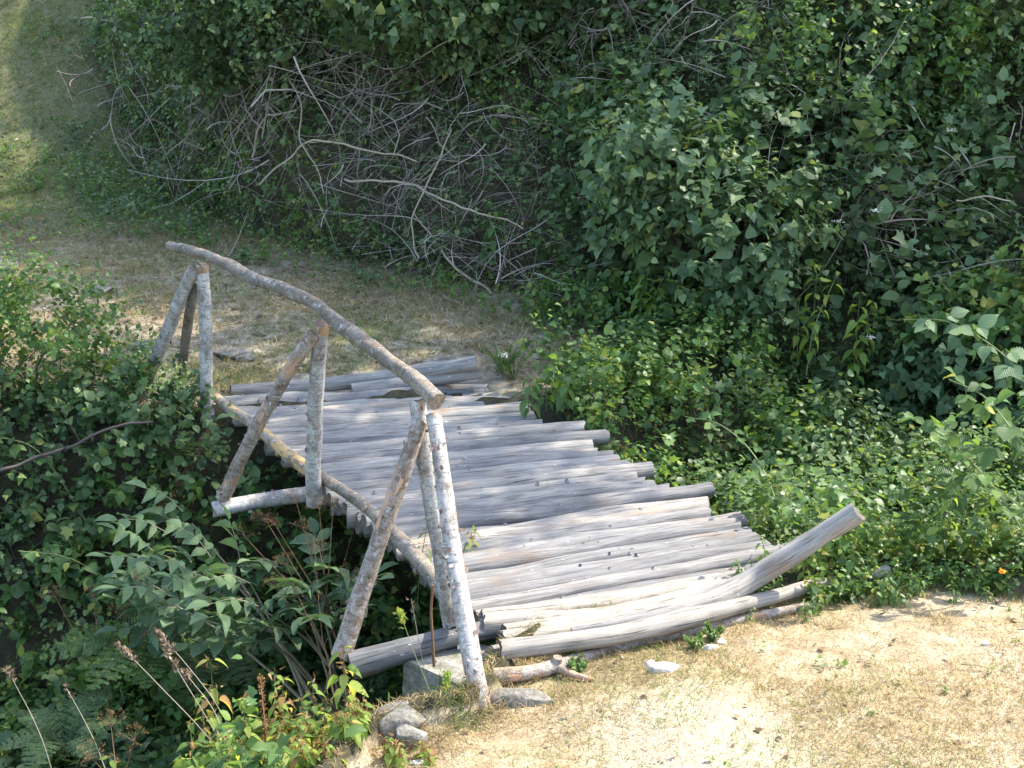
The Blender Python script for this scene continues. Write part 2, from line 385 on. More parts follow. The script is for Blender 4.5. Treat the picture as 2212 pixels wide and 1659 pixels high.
def ground_mat():
    m, nt, out = mat('soil_and_dry_turf'); b = NB(nt); tc = b.n('ShaderNodeTexCoord').outputs['Object']; r = b.attr('rnd')
    n1 = b.noise(tc, 1.1, 5, .6); n2_ = b.noise(tc, 9, 5, .65); n3 = b.noise(tc, 70, 3, .6)
    dry = b.ramp(n2_, [(.3, (.22, .16, .09)), (.5, (.33, .255, .155)), (.7, (.43, .35, .235))])
    dry = b.mix(b.ramp(n1, [(.5, (0, 0, 0)), (.62, (1, 1, 1))]), dry, (.43, .355, .25))
    vm = b.n('ShaderNodeVectorMath', operation='DISTANCE'); b.l(tc, vm.inputs[0]); vm.inputs[1].default_value = (.75, 5.0, .0)
    dd = b.math('ADD', vm.outputs['Value'], b.math('MULTIPLY', n2_, .8))
    dry = b.mix(b.ramp(dd, [(.72, (1, 1, 1)), (1.0, (0, 0, 0))]), dry, (.37, .305, .215))
    far = b.ramp(n2_, [(.34, (.16, .12, .08)), (.5, (.30, .245, .165)), (.66, (.44, .375, .28))])
    far = b.mix(b.ramp(n1, [(.52, (0, 0, 0)), (.66, (1, 1, 1))]), far, (.18, .18, .08))
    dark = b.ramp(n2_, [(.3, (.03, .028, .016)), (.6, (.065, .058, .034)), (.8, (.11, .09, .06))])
    sp = b.n('ShaderNodeSeparateXYZ'); b.l(tc, sp.inputs[0]); up_ = b.ramp(b.math('MULTIPLY', sp.outputs[1], .05), [(.66, (0, 0, 0)), (.76, (1, 1, 1))])
    far = b.mix(b.math('MULTIPLY', up_, .75), far, (.10, .11, .045))
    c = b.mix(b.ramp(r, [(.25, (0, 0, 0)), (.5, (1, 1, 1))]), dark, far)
    c = b.mix(b.ramp(r, [(.65, (0, 0, 0)), (.9, (1, 1, 1))]), c, dry)
    c = b.mix(1.0, c, b.ramp(n3, [(.3, (.7, .7, .7)), (.65, (1.15, 1.15, 1.15))]), 'MULTIPLY')
    b.l(b.pr(c, .95, .1, b.bump(b.math('ADD', n2_, b.math('MULTIPLY', n3, .4)), .7, .03)), out.inputs[0]); return m
GROUND = ground_mat()

# ------------------------------------------------------------------ terrain
NEAR = np.array([(-6, -40), (-2.2, -6), (-1.5, 0), (-1.15, 2.0), (-.95, 4.0), (-.72, 4.9), (-.46, 5.3), (-.16, 5.42), (-.02, 5.75), (.2, 6.12), (1.0, 6.5), (2.0, 6.85), (3.0, 6.7), (5, 6.6), (12, 6.4), (60, 6), (60, -40)])
FAR = np.array([(-60, 7.5), (-12, 8.6), (-4.2, 9.1), (-2.3, 9.4), (-.6, 9.7), (-.1, 9.6), (.5, 9.7), (1.0, 10.3), (1.6, 11.5), (2.2, 14), (60, 16), (60, 120), (-60, 120)])
HILL = np.array([(-22, 60), (-7, 24), (-5.0, 17.8), (-3.7, 15.0), (-2.1, 13.2), (.0, 12.1), (1.0, 11.25), (2.2, 10.5), (5, 10.1), (12, 9.6), (60, 9), (60, 120), (-22, 120)])
def sdf(x, y, poly):
    d = np.full(x.shape, 1e9); ins = np.zeros(x.shape, bool); n = len(poly)
    for i in range(n):
        ax, ay = poly[i]; bx, by = poly[(i + 1) % n]; ex, ey = bx - ax, by - ay
        t = np.clip(((x - ax) * ex + (y - ay) * ey) / (ex * ex + ey * ey), 0, 1)
        d = np.minimum(d, np.hypot(x - ax - t * ex, y - ay - t * ey))
        c = ((ay > y) != (by > y)) & (x < (bx - ax) * (y - ay) / ((by - ay) if by != ay else 1e-9) + ax); ins ^= c
    return np.where(ins, -d, d)      # negative inside
def hfun(x, y):
    dn = sdf(x, y, NEAR) + (n2(x, y, 1.7, 41) - .5) * .22
    df = sdf(x, y, FAR) + (n2(x, y, 1.7, 43) - .5) * .3
    dh = -sdf(x, y, HILL) + (n2(x, y, .9, 47) - .5) * .5
    dep = .75 + 1.15 * sst(1.2, -1.2, x + .3 * (y - 8))
    gz = -dep * sst(0, 1.35, dn) * sst(0, 1.1, df)
    zn = -.10 + .10 * sst(0, .8, -dn) + .34 * np.clip(3.9 - y, 0, 4) + .05 * np.clip(-4 - y, 0, 30)
    zf = -.05 + .085 * np.clip(y - 10, 0, 200) * sst(0, 1.2, -df) + .30 * sst(0, 6, y - 14.2) * np.clip(y - 14.2, 0, 60)
    z = np.where(dn < 0, zn, 0) + np.where((df < 0), zf, 0) + np.where((dn >= 0), gz, 0)
    hh = 1.25 * np.clip(dh, 0, 3.2) + .55 * np.clip(dh - 3.2, 0, 8) + .1 * np.clip(dh - 11, 0, 100)
    hh = hh * (1 + .25 * (n2(x, y, .5, 53) - .5))
    z = z + np.where(dh > 0, hh * sst(0, .5, dh), 0)
    z = z + (n2(x, y, 2.6, 61) - .5) * .07 + (n2(x, y, 11, 67) - .5) * .018
    zone = np.where(dn < 0, 1.0 - .25 * sst(-.12, 0, dn), 0)
    fz = .56 * sst(.1, -.25, df) * (1 - .75 * sst(-.3, .3, dh))
    return z, np.maximum(zone, fz), dn, df, dh
gx = np.concatenate([np.linspace(-60, -9, 18)[:-1], np.arange(-9, 9, .055), np.linspace(9, 60, 18)])
gy = np.concatenate([np.linspace(-40, 2, 24)[:-1], np.arange(2, 20, .055), np.linspace(20, 120, 26)])
GX, GY = np.meshgrid(gx, gy)
GZ, GZONE, DN, DF, DH = hfun(GX, GY)
def interp(A, x, y):
    i = np.clip(np.searchsorted(gx, x) - 1, 0, len(gx) - 2); j = np.clip(np.searchsorted(gy, y) - 1, 0, len(gy) - 2)
    u = (x - gx[i]) / (gx[i + 1] - gx[i]); v = (y - gy[j]) / (gy[j + 1] - gy[j])
    return A[j, i] * (1 - u) * (1 - v) + A[j, i + 1] * u * (1 - v) + A[j + 1, i] * (1 - u) * v + A[j + 1, i + 1] * u * v
def H(x, y): return interp(GZ, np.asarray(x, float), np.asarray(y, float))
def hit(px, py):
    d = ray(px, py); t = np.arange(3.5, 45, .02); P = CAM + d[None] * t[:, None]
    b = P[:, 2] < H(P[:, 0], P[:, 1]); k = np.argmax(b) if b.any() else len(t) - 1
    p = P[k].copy(); p[2] = H(p[0], p[1]); return p
def normal(x, y, e=.15):
    a = (H(x + e, y) - H(x - e, y)) / (2 * e); b = (H(x, y + e) - H(x, y - e)) / (2 * e)
    return nrm(np.stack([-a, -b, np.ones_like(a)], -1))
ny, nx = GX.shape
ii = (np.arange(ny - 1)[:, None] * nx + np.arange(nx - 1)[None])
q = np.stack([ii, ii + 1, ii + nx + 1, ii + nx], -1).reshape(-1, 4)
g = Geo(); g.add(np.stack([GX, GY, GZ], -1).reshape(-1, 3), q, np.full(len(q), 4), 0, GZONE.ravel())
tag(g.build('ground', GROUND), kind='structure')

# ------------------------------------------------------------------ the bridge
LN, LF = atz(1036, 1320), atz(474, 857)            # left edge of deck, near / far
RN, RF = atz(1722, 1192), atz(1036, 830)
bridge = empty('footbridge', (LN + LF + RN + RF) / 4 + np.array([0, 0, -.15]), 'rustic log footbridge with a bark-covered pole handrail across the gully', 'footbridge')
NL = 35
EXTRA = {11: .14, 13: .18, 19: .12, 24: .18, 33: .3, 34: .36, 5: .05, 16: .05, 22: -.06, 25: .08, 28: .1}
for i in range(NL):
    t = i / (NL - 1)
    a = LF + (LN - LF) * t; b = RF + (RN - RF) * t
    sp = np.linalg.norm(LN - LF) / (NL - 1); sp2 = np.linalg.norm(RN - RF) / (NL - 1)
    d = nrm(b - a)
    a = a - d * (R.random() * .07 - .05) ; b = b + d * (EXTRA.get(i, R.normal() * .035) + .01)
    ra = sp * .55 * (1 + R.normal() * .10); rb = sp2 * .55 * (1 + R.normal() * .08)
    if R.random() < .5: ra *= 1.06; rb *= .94
    zz = R.normal() * .008
    a = a + [0, 0, -ra + zz]; b = b + [0, 0, -rb + zz + (.03 if i in (11, 13, 24) else 0)]
    k = R.normal(size=2) * .012
    perp = np.array([-d[1], d[0], 0])
    p = [a, a + (b - a) * .22 + perp * k[0] + [0, 0, R.normal() * .008], a + (b - a) * .45 + perp * R.normal() * .014, a + (b - a) * .72 + perp * k[1] + [0, 0, R.normal() * .010], b]
    g = Geo(); mr = np.linspace(ra, rb, 5) * (1 + R.normal(size=5) * .06); tube(g, p, mr, 20, 60, 0, R.random(), .13, .007, 3.2, 1, i + 1)
    # knots
    for kk in range(R.integers(1, 5)):
        u = R.random() * .8 + .1; c = p[0] + (p[4] - p[0]) * u; rr = ra * (1 - u) + rb * u
        up = nrm(np.array([R.normal() * .3, R.normal() * .3, 1.0]))
        tube(g, [c + up * (rr * .6), c + up * (rr * 1.06)], [.022, .006], 8, 4, 0, .2, .1, 0, 6, None, i * 3 + kk)
    g.build('deck_log', [W_DECK, W_DARKCUT], bridge)
def part_log(name, pts, rad, mats, ns=14, n=40, bump=.12, wig=.01, bs=4, seed=1, cap=1, rnd=.5, par=None, extra=None):
    g = Geo(); o = tube(g, pts, rad, ns, n, 0, rnd, bump, wig, bs, cap, seed)
    if extra: extra(g, o)
    return g.build(name, mats, bridge if par is None else par)
for k, (L_, R_, r_) in enumerate([((1030, 1342, -.07), (1560, 1262, -.06), (1815, 1212, -.04), ), ((1034, 1360, -.08), (1500, 1290, -.07), (1700, 1250, -.07)), ((1120, 1372, -.06), (1420, 1318, -.06), (1620, 1276, -.07)), ((1045, 1352, -.035), (1300, 1340, -.03), (1600, 1268, -.02)), ((1040, 1338, -.04), (1300, 1312, -.03), (1640, 1248, -.03)), ((1085, 1388, -.045), (1290, 1356, -.045), (1520, 1306, -.03)), ((1090, 1372, -.03), (1260, 1352, -.035), (1420, 1326, -.03))]):
    g = Geo(); tube(g, [atz(*L_), atz(*R_), atz(*r_)], [.055, .065, .05], 18, 60, 0, .6 + .1 * k, .18, .014, 3, 1, 101 + k); g.build('deck_log', [W_WARM, W_DARKCUT], bridge)
# three logs laid across the far end, two of them sticking up
part_log('deck_log', [atz(700, 832, -.02), atz(850, 812, .05), atz(1034, 782, .22)], [.05, .06, .055], [W_DECK, W_DARKCUT], seed=51, bump=.16)
part_log('deck_log', [atz(760, 842, .0), atz(900, 826, .03), atz(1042, 803, .13)], [.045, .05, .05], [W_DECK, W_DARKCUT], seed=52)
part_log('deck_log', [atz(820, 838, -.06), atz(1034, 826, -.03)], [.05, .05], [W_DECK, W_DARKCUT], seed=53)
part_log('deck_log', [atz(500, 848, -.05), atz(700, 832, -.04), atz(900, 817, -.04)], [.055, .06, .055], [W_DECK, W_DARKCUT], seed=54)
# two long bearers below the deck
for off, s in ((.32, 3), (1.5, 4)):
    d = nrm(RN - LN); a = LN + d * off; b = LF + nrm(RF - LF) * off; e = nrm(b - a)
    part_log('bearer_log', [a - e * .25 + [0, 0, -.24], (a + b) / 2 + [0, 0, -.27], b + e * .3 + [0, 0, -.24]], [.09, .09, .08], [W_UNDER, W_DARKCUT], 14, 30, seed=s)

F2, F3 = atz(978, 1352, -.02), atz(450, 903, -.06)       # feet of the near and far uprights
pn = nrm(np.cross(F3 - F2, [0, 0, 1.0]))
def rp(px, py): return onplane(px, py, F2, pn)
OUT = -np.sign(np.dot(pn, RN - F2))            # away from the deck
rail_px = [(367, 531), (413, 545), (461, 560), (497, 576), (529, 595), (581, 614), (633, 634), (681, 662), (721, 690), (773, 727), (821, 763), (861, 792), (901, 824), (944, 868)]
def knobs(lst, col=2):
    def f(g, o):
        P, T, N, B, rad = o
        for u, ang, ln, r in lst:
            k = int(u * (len(P) - 1)); d = N[k] * math.cos(ang) + B[k] * math.sin(ang)
            tube(g, [P[k] + d * rad[k] * .5 - T[k] * .01, P[k] + d * (rad[k] + ln) + T[k] * .01], [r * 1.25, r], 8, 4, 0, .3, .1, 0, 5, col, int(u * 100))
    return f
part_log('handrail', [rp(*p) for p in rail_px], [.030, .037, .031, .040, .033, .039, .034, .042, .036, .041], [W_RAIL, W_CUT, W_ORANGE], 18, 120, .26, .014, 5, 21, 1, .5, None,
         knobs([(.22, 2.4, .012, .016), (.44, 2.6, .02, .013), (.53, 2.5, .012, .012), (.72, 2.3, .012, .012), (.90, 3.6, .055, .012), (.30, 4.2, .01, .014)]))
kick_px = [(466, 858), (501, 887), (541, 911), (569, 935), (605, 967), (653, 1006), (701, 1036), (741, 1060), (781, 1088), (821, 1122), (852, 1153), (888, 1193), (924, 1233), (956, 1272), (990, 1330)]
KP = [atz(x, y, .09 if k else .05) for k, (x, y) in enumerate(kick_px)]
def half(a, b, m, seed, rad):
    part_log('kick_rail', KP[a:b], rad, [m, W_CUT, W_ORANGE], 12, 50, .14, 0., 5, seed, 1, .6, None, knobs([(.3, 1.0, .012, .014), (.7, 2.0, .012, .012)]))
half(0, 7, W_YEL, 31, [.034, .038, .042]); half(6, 15, W_RAIL, 32, [.034, .036, .042, .045])

def flakes(n, size, seed, side=None):
    def f(g, o):
        P, T, N, B, rad = o; rs = np.random.default_rng(seed); k = rs.integers(2, len(P) - 2, n)
        a = rs.random(n) * 6.28
        d = N[k] * np.cos(a)[:, None] + B[k] * np.sin(a)[:, None]; tt = nrm(np.cross(d, T[k]))
        O = P[k] + d * (rad[k][:, None] * 1.02)
        dirn = nrm(tt * rs.choice([-1, 1], n)[:, None] * .8 + d * .5 + T[k] * rs.normal(size=(n, 1)) * .3)
        leaves(g, O, dirn, d, size * (.4 + rs.random(n)), T_CHIP, .5 + rs.random(n), 3, rs.random(n))
    return f
FL = twig_mat('bark_curl', [(0, (.12, .07, .05)), (.5, (.34, .22, .16)), (1, (.55, .48, .42))])
def post(name, foot, top, r0, r1, m, seed, fl=0, bend=.02, orange_top=True):
    foot, top = np.array(foot), np.array(top); mid = (foot + top) / 2 + np.array([R.normal() * bend, 0, 0])
    o = part_log(name, [foot, mid, top], [r0, (r0 + r1) / 2, r1], [m, W_CUT, W_ORANGE, FL], 16, 60, .1, .012, 5, seed, 1, .5, None, flakes(fl * 2, .018, seed) if fl else None)
    if orange_top:
        g = Geo(); d = nrm(top - mid); tube(g, [top - d * .055, top - d * .03, top + d * .002], [r1 * 1.04, r1 * 1.06, r1 * 1.02], 12, 6, 0, .5, .08, 0, 8, 1, seed + 9)
        c = g.build('axe_cut', [W_ORANGE, W_CUT]); 
        c.data.transform(__import__('mathutils').Matrix.Translation([-v for v in bridge.location])); c.parent = o
    return o
near_top = rp(932, 893); mid_foot = atz(679, 1088, -.05); far_foot = F3
mtop = rp(694, 700); ftop = rp(437, 572)
post('post', F2, rp(914, 862) + pn * OUT * .03, .047, .040, W_BIRCH, 61, 6, .01, False)                       # near upright
g3 = hit(1046, 1534)
post('strut', g3 + [0, 0, -.06], near_top + pn * OUT * .02 + [0.03, -.05, .01], .046, .036, W_BIRCH, 62, 60, .01, False)   # front brace down to the bank
# outer brace of the near frame stands on the end of the abutment log
o1 = atz(736, 1418, -.10)
post('strut', o1, near_top + [-.05, -.02, -.03], .048, .036, W_PEEL, 63, 14, .0, False)
post('post', mid_foot, mtop, .046, .042, W_BIRCH, 64, 8, .012)
outr = [atz(460, 1101, -.14), atz(561, 1082, -.13), atz(661, 1068, -.13), atz(760, 1060, -.15), atz(900, 1040, -.17)]
part_log('outrigger_log', outr, [.048, .047, .045], [W_BIRCH, W_CUT, W_ORANGE, FL], 14, 50, .08, .0, 5, 71, 1, .4, None, flakes(40, .016, 7))
post('strut', atz(480, 1078, -.09), mtop + [-.045, -.03, -.05], .042, .036, W_PEEL, 65, 20, .02, False)
post('post', far_foot, ftop, .046, .042, W_BIRCH, 66, 6, .0)
post('strut', hit(292, 862) + [0, 0, -.05], ftop + [-.05, -.02, -.02], .046, .042, W_BIRCH, 67, 6, .0, False)
post('strut', hit(388, 850) + [0, 0, .0], ftop + [-.06, .06, -.12], .036, .034, W_RAIL, 68, 0, .03, False)
# abutment timber under the near end and the squared wedge beside it
ab = [atz(757, 1437, -.13), atz(870, 1404, -.09), atz(1000, 1371, -.06), atz(1120, 1358, -.06), atz(1245, 1366, -.07)]
part_log('abutment_log', ab, [.06, .062, .055, .045, .03], [W_DECK, W_DARKCUT], 10, 60, .3, .0, 3, 81, 1, .0)
part_log('abutment_log', [atz(895, 1411, -.16), atz(1016, 1456, -.16)], [.013, .015], [W_UNDER, W_CUT], 5, 12, .1, .0, 5, 82, 1, .4)

# ------------------------------------------------------------------ loose poles at the near end
def loose(name, pts, rad, mats, label, cat, group=None, ns=14, n=50, bump=.13, seed=1, rnd=.7, ex=None):
    g = Geo(); o = tube(g, pts, rad, ns, n, 0, rnd, bump, .006, 3, 1, seed)
    if ex: ex(g, o)
    ob = g.build(name, mats); return tag(ob, label, cat, group)
loose('log', [atz(1235, 1366, .0), atz(1320, 1352, .02), atz(1400, 1334, .035), atz(1500, 1308, .045), atz(1575, 1279, .06), atz(1625, 1252, .09), atz(1690, 1211, .185), atz(1770, 1160, .31), atz(1852, 1106, .45)], [.03, .04, .052, .048, .055, .050, .056, .049, .053], [W_DECK, W_DARKCUT],
      'thick grey log bent upwards at its right end above the bridge deck', 'log', 'loose logs beside the deck', 20, 90, .3, 91)
loose('log', [atz(1082, 1406, .0), atz(1200, 1390, .02), atz(1350, 1368, .02), atz(1500, 1334, .02), atz(1647, 1297, .0), atz(1747, 1266, -.01), atz(1847, 1249, -.02), atz(1924, 1229, .03)], [.050, .046, .044, .048, .038, .036, .032, .028], [W_WARM, W_DARKCUT],
      'long bleached log with a round sawn end lying along the near edge of the deck', 'log', 'loose logs beside the deck', 16, 70, .2, 92, .8)
loose('log', [atz(1062, 1412, -.04), atz(1110, 1404, -.05), atz(1180, 1395, -.06)], [.036, .04, .04], [W_WARM, W_DARKCUT],
      'short dark stub of log beside the sawn end of the long bleached log', 'log', 'loose logs beside the deck', 12, 16, .13, 94, .3)
def stub(g, o):
    P, T, N, B, rad = o
    k = int(.20 * (len(P) - 1)); u = np.array([.2, -.1, 1.0]); u = u / np.linalg.norm(u)
    tube(g, [P[k], P[k] + u * .05], [.03, .022], 9, 4, 0, .5, .1, 0, 5, 1, 3)
    tube(g, [P[k], P[k] + np.array([.08, -.08, .0]), P[k] + np.array([.17, -.12, -.0])], [.024, .018, .008], 9, 12, 0, .5, .1, 0, 5, 1, 4)
loose('pole', [atz(1052, 1460, -.03), atz(1150, 1452, -.05), atz(1250, 1424, -.055), atz(1327, 1399, -.055), atz(1527, 1357, -.055), atz(1647, 1329, -.055), atz(1771, 1305, -.05)],
      [.034, .032, .028, .026, .026, .024, .022], [W_PEEL, W_CUT], 'thin reddish pole with a cut side branch lying on the dry grass', 'pole', None, 12, 70, .12, 93, .2, stub)
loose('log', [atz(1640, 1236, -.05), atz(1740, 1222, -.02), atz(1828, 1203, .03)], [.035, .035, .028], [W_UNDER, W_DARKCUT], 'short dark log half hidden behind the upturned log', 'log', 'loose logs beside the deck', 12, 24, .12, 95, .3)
loose('log', [hit(1505, 868) + [0, 0, .08], hit(1560, 862) + [0, 0, .1], hit(1600, 876) + [0, 0, .08]], [.03, .04, .03], [W_WARM, W_CUT], 'short bleached log lying in the weeds right of the bridge', 'log', None, 10, 16, .15, 96, .6)

# ------------------------------------------------------------------ stones and the concrete block
def rock(px, py, sx, sy, sz, yaw, m, label, seed, sink=.3, facet=.0, group='stones around the bridge', tilt=0.):
    base = hit(px, py); g = Geo()
    import bmesh
    bm = bmesh.new(); bmesh.ops.create_icosphere(bm, subdivisions=4, radius=1.0)
    V = np.array([v.co[:] for v in bm.verts]); Fc = np.array([[v.index for v in f.verts] for f in bm.faces]); bm.free()
    rs = np.random.default_rng(seed)
    for k in range(16):                                   # chop with random planes
        n = nrm(rs.normal(size=3)); dd = .55 + rs.random() * .3; s = V @ n; V = V - np.where(s > dd, s - dd, 0)[:, None] * n[None] * .94
    V = V * (1 + .12 * (fbm(V * 2.2 + seed, seed, 4) - .5))[:, None] 
    V = V * [sx, sy, sz]; c, s = math.cos(tilt), math.sin(tilt); V = V @ np.array([[1, 0, 0], [0, c, s], [0, -s, c]])
    c, s = math.cos(yaw), math.sin(yaw); V = V @ np.array([[c, s, 0], [-s, c, 0], [0, 0, 1]])
    V[:, 2] += sz * (1 - sink * 2) * .6
    o = g.add(V, Fc, np.full(len(Fc), 3)).build('stone', m, None, True); o.location = [float(v) for v in base]
    return tag(o, label, 'stone', group)
rock(1428, 1448, .085, .055, .03, .2, ROCKW, 'white flat stone on the sunlit grass below the long log', 1)
rock(1405, 1436, .03, .02, .015, .2, ROCKW, 'tiny white chip of stone at the edge of the white flat stone', 2)
rock(1130, 1514, .16, .08, .045, -.1, ROCK, 'flat brown-grey slab beside the foot of the front brace', 3)
rock(862, 1585, .14, .11, .10, .5, ROCK, 'rounded dark grey boulder at the edge of the gully', 4)
rock(885, 1612, .09, .05, .08, .2, CONC, 'small squared block of stone in front of the dark boulder', 5)
rock(203, 634, .20, .11, .05, .3, ROCK, 'pale flat stone lying on the path across the gully', 6)
rock(925, 800, .10, .08, .08, .2, ROCK, 'left one of two stones behind the far end of the deck', 7)
rock(965, 795, .11, .08, .08, .9, ROCK, 'right one of two stones behind the far end of the deck', 8)
rock(500, 770, .18, .10, .05, .1, ROCK, 'low stone in the path beyond the far post', 9)
rock(530, 780, .09, .07, .04, .6, ROCK, 'small stone next to the low stone in the path', 10)
rock(650, 822, .17, .11, .05, .0, ROCK, 'broad flat stone set in the ground at the far end of the deck', 11)
rock(320, 752, .16, .10, .06, .2, ROCK, 'stone behind the sloping brace of the far frame', 12)
rock(1275, 862, .12, .06, .03, .2, ROCK, 'low grey stone in the weeds right of the far end', 13)
rock(15, 585, .14, .1, .09, .2, ROCK, 'grey stone at the left edge of the path above the bush', 14)
rock(1535, 1402, .05, .03, .022, .4, ROCKW, 'pale stone chip among small weeds by the thin pole', 15)
rock(1555, 1390, .035, .03, .02, .9, ROCKW, 'smaller pale stone chip tucked against the thin pole', 16)
rock(2130, 1395, .03, .02, .012, .3, ROCKW, 'tiny white stone on the dry grass near the right edge of the picture', 17)
rock(905, 1648, .04, .02, .012, .3, ROCKW, 'tiny white stone on the dry grass below the squared block', 18)
rock(1010, 1428, .12, .09, .05, .4, CONC, 'pale rough stone on top of the concrete block', 19, .0)
bl = Geo()
c0 = atz(992, 1432, -.13)
def boxv(c, s, yaw, hz, g, m=0, sub=10, seed=0):
    # box grid with noisy faces and softened corners
    t = np.linspace(-1, 1, sub)
    for ax in range(3):
        for sg in (-1, 1):
            A, B_ = np.meshgrid(t, t); C_ = np.full_like(A, sg); P = [None] * 3; P[ax] = C_; P[(ax + 1) % 3] = A; P[(ax + 2) % 3] = B_
            V = np.stack(P, -1).reshape(-1, 3)
            r = np.linalg.norm(V, axis=1, keepdims=True); V = V * (1 - .045 * (r - 1))
            V = V * (1 + .06 * (fbm(V * 1.8 + seed, seed, 3) - .5))[:, None]
            V = V * np.array(s) / 2; cc, ss = math.cos(yaw), math.sin(yaw); V = V @ np.array([[cc, ss, 0], [-ss, cc, 0], [0, 0, 1]]) + c
            i = (np.arange(sub - 1)[:, None] * sub + np.arange(sub - 1)[None]); q = np.stack([i, i + 1, i + sub + 1, i + sub], -1).reshape(-1, 4)
            if sg < 0: q = q[:, ::-1]
            g.add(V, q, np.full(len(q), 4), m)
boxv(c0 + [0, 0.03, -.17], (.42, .36, .36), -.72, 0, bl, seed=3)
tag(bl.build('concrete_block', CONC), 'weathered concrete block under the near corner of the bridge', 'block')

# ------------------------------------------------------------------ foliage covers
def scatter(n, x0, x1, y0, y1):
    x = R.uniform(x0, x1, n); y = R.uniform(y0, y1, n); return x, y
def onscreen(x, y, z, mar=1.25):
    P = np.stack([x, y, z], -1) - CAM; d = P @ FW; u = (P @ RT) / d * F; v = -(P @ UPV) / d * F
    return (d > .5) & (np.abs(u) < 1106 * mar) & (np.abs(v) < 830 * mar)
def deckmask(x, y, pad=0.):
    e = nrm((LF - LN)[:2]); v = np.array([e[1], -e[0]]); L = np.linalg.norm((LF - LN)[:2])
    a = (x - LN[0]) * e[0] + (y - LN[1]) * e[1]; b = (x - LN[0]) * v[0] + (y - LN[1]) * v[1]
    return (a > -.15 - pad) & (a < L + .1 + pad) & (b > -.1 - pad) & (b < 1.95 + pad)

def keep(O):
    x, y, z = O[:, 0], O[:, 1], O[:, 2]
    bad = deckmask(x, y, .05) & (z > -.24)
    bad |= deckmask(x, y, .6) & (z > -.12) & (x < 1.35) & (y < 7.6) & (x > -.6)
    bad |= (x > -1.15) & (x < .5) & (y > 4.9) & (y < 6.5) & (z > -.34)
    bad |= (x > -.45) & (x < .5) & (y > 4.9) & (y < 6.4)
    return ~bad
def cover(name, n, box, test, hgt, L, nl, size, tm, mats, label, seed, mixn=.8, upb=.5, bumpsc=1.3, wr=1., thr=.0, leafup=.75, stems=True, stemmat=None, kind='stuff', droop=.25, dens=None, lobe=.35):
    x, y = scatter(n, *box); z = H(x, y); dn = interp(DN, x, y); df = interp(DF, x, y); dh = interp(DH, x, y)
    k = test(x, y, dn, df, dh) & onscreen(x, y, z, 1.3)
    if dens is not None: k &= R.random(n) < dens(x, y)
    x, y, z = x[k], y[k], z[k]; N = normal(x, y)
    bp = n2(x, y, bumpsc, seed, 3); bp = np.clip((bp - .3) * 2.2, 0, 1.3)
    off = hgt * (.15 + bp) * (1 - R.random(len(x)) ** 2.0 * .9)
    P = np.stack([x, y, z], -1) + nrm(N * .6 + np.array([0, 0, .6])) * off[:, None]
    kk = bp >= thr; P, N = P[kk], N[kk]
    D = nrm(N * .5 + np.array([0, 0, upb]) + R.normal(size=P.shape) * .55)
    Ls = L * (.6 + R.random(len(P)) * .8)
    O, T, Nn, sz = sprig_leaves(P, D, Ls, nl, size * (.55 + .85 * R.random(len(P))), leafup, 1, droop)
    kd = keep(O); O, T, Nn, sz = O[kd], T[kd], Nn[kd], sz[kd]
    g = Geo(); pn_ = fbm(O * mixn, seed + 5, 2) + R.normal(size=len(O)) * .05
    ms = mats if isinstance(mats, list) else [mats]
    edges = np.quantile(pn_, np.linspace(0, 1, len(ms) + 1)) if len(O) else [0, 1]
    for i, _ in enumerate(ms):
        s = (pn_ >= edges[i]) & (pn_ <= edges[i + 1] if i == len(ms) - 1 else pn_ < edges[i + 1])
        s1 = np.where(s)[0]; h1 = R.random(len(s1)) < lobe; a1, b1 = s1[~h1], s1[h1]
        leaves(g, O[a1], T[a1], Nn[a1], sz[a1], tm, wr, i); leaves(g, O[b1], T[b1], Nn[b1], sz[b1] * .95, T_LOBE, wr, i)
    if stems:
        s = R.random(len(P)) < .4
        Q = P[s]; s2 = keep(Q + [0, 0, .1]); Q = Q[s2]
        twigs(g, Q - D[s][s2] * .1, D[s][s2], Ls[s][s2] + .1, .0022, len(ms), .1, 3); ms = ms + [stemmat or TW_GRN]
    return tag(g.build(name, ms), label, None, None, kind)

hillT = lambda x, y, dn, df, dh: (dh > .1)
def tang(x, y):
    # fewer leaves where the brushwood lies bare
    P = np.stack([x, y, H(x, y) + .3], -1) - CAM; d = P @ FW; u = 1106 + (P @ RT) / d * F; v = 829.5 - (P @ UPV) / d * F
    a = np.exp(-(((u - 700) / 220) ** 2 + ((v - 260) / 120) ** 2)) + np.exp(-(((u - 980) / 210) ** 2 + ((v - 370) / 105) ** 2)) + 0
    return np.clip(1 - .7 * a, .55, 1)
cover('ivy_undergrowth', 62000, (-8, 8.5, 9.5, 19), hillT, .55, .2, 5, .056, T_SMALL, [G1, G5, G1, G2], 'dense ivy and bramble leaves covering the shaded hillside', 101, 1.1, .4, .9, 1.25, dens=tang)
cover('nettle_undergrowth', 5500, (-1.5, 8.5, 9.6, 13), lambda x, y, dn, df, dh: (dh > .1) & (dh < 2.4) & (x > .5), .75, .34, 7, .10, T_OVAL, [G1, G3, G5], 'taller broad-leaved weeds along the foot of the hillside', 103, 1.2, .7, 1.2, 1.3, .25)
cover('gully_undergrowth', 15000, (-6.5, .6, 3.4, 9.6), lambda x, y, dn, df, dh: (dn > .1) & (df > -.1) & (dh < 0), .45, .22, 6, .072, T_OVAL, [G1, G2, G6], 'leafy ground cover filling the dark gully left of the bridge', 105, 1.0, .4, 1.1, 1.3)
cover('gully_weeds', 9000, (-.3, 8.5, 6.5, 11), lambda x, y, dn, df, dh: (dn > .05) & (df > -.25) & (dh < .4), .42, .24, 7, .06, T_OVAL, [G2, G1, G6], 'mixed green weeds filling the gully right of the bridge', 107, 1.2, .7, 1.3, 1.2)
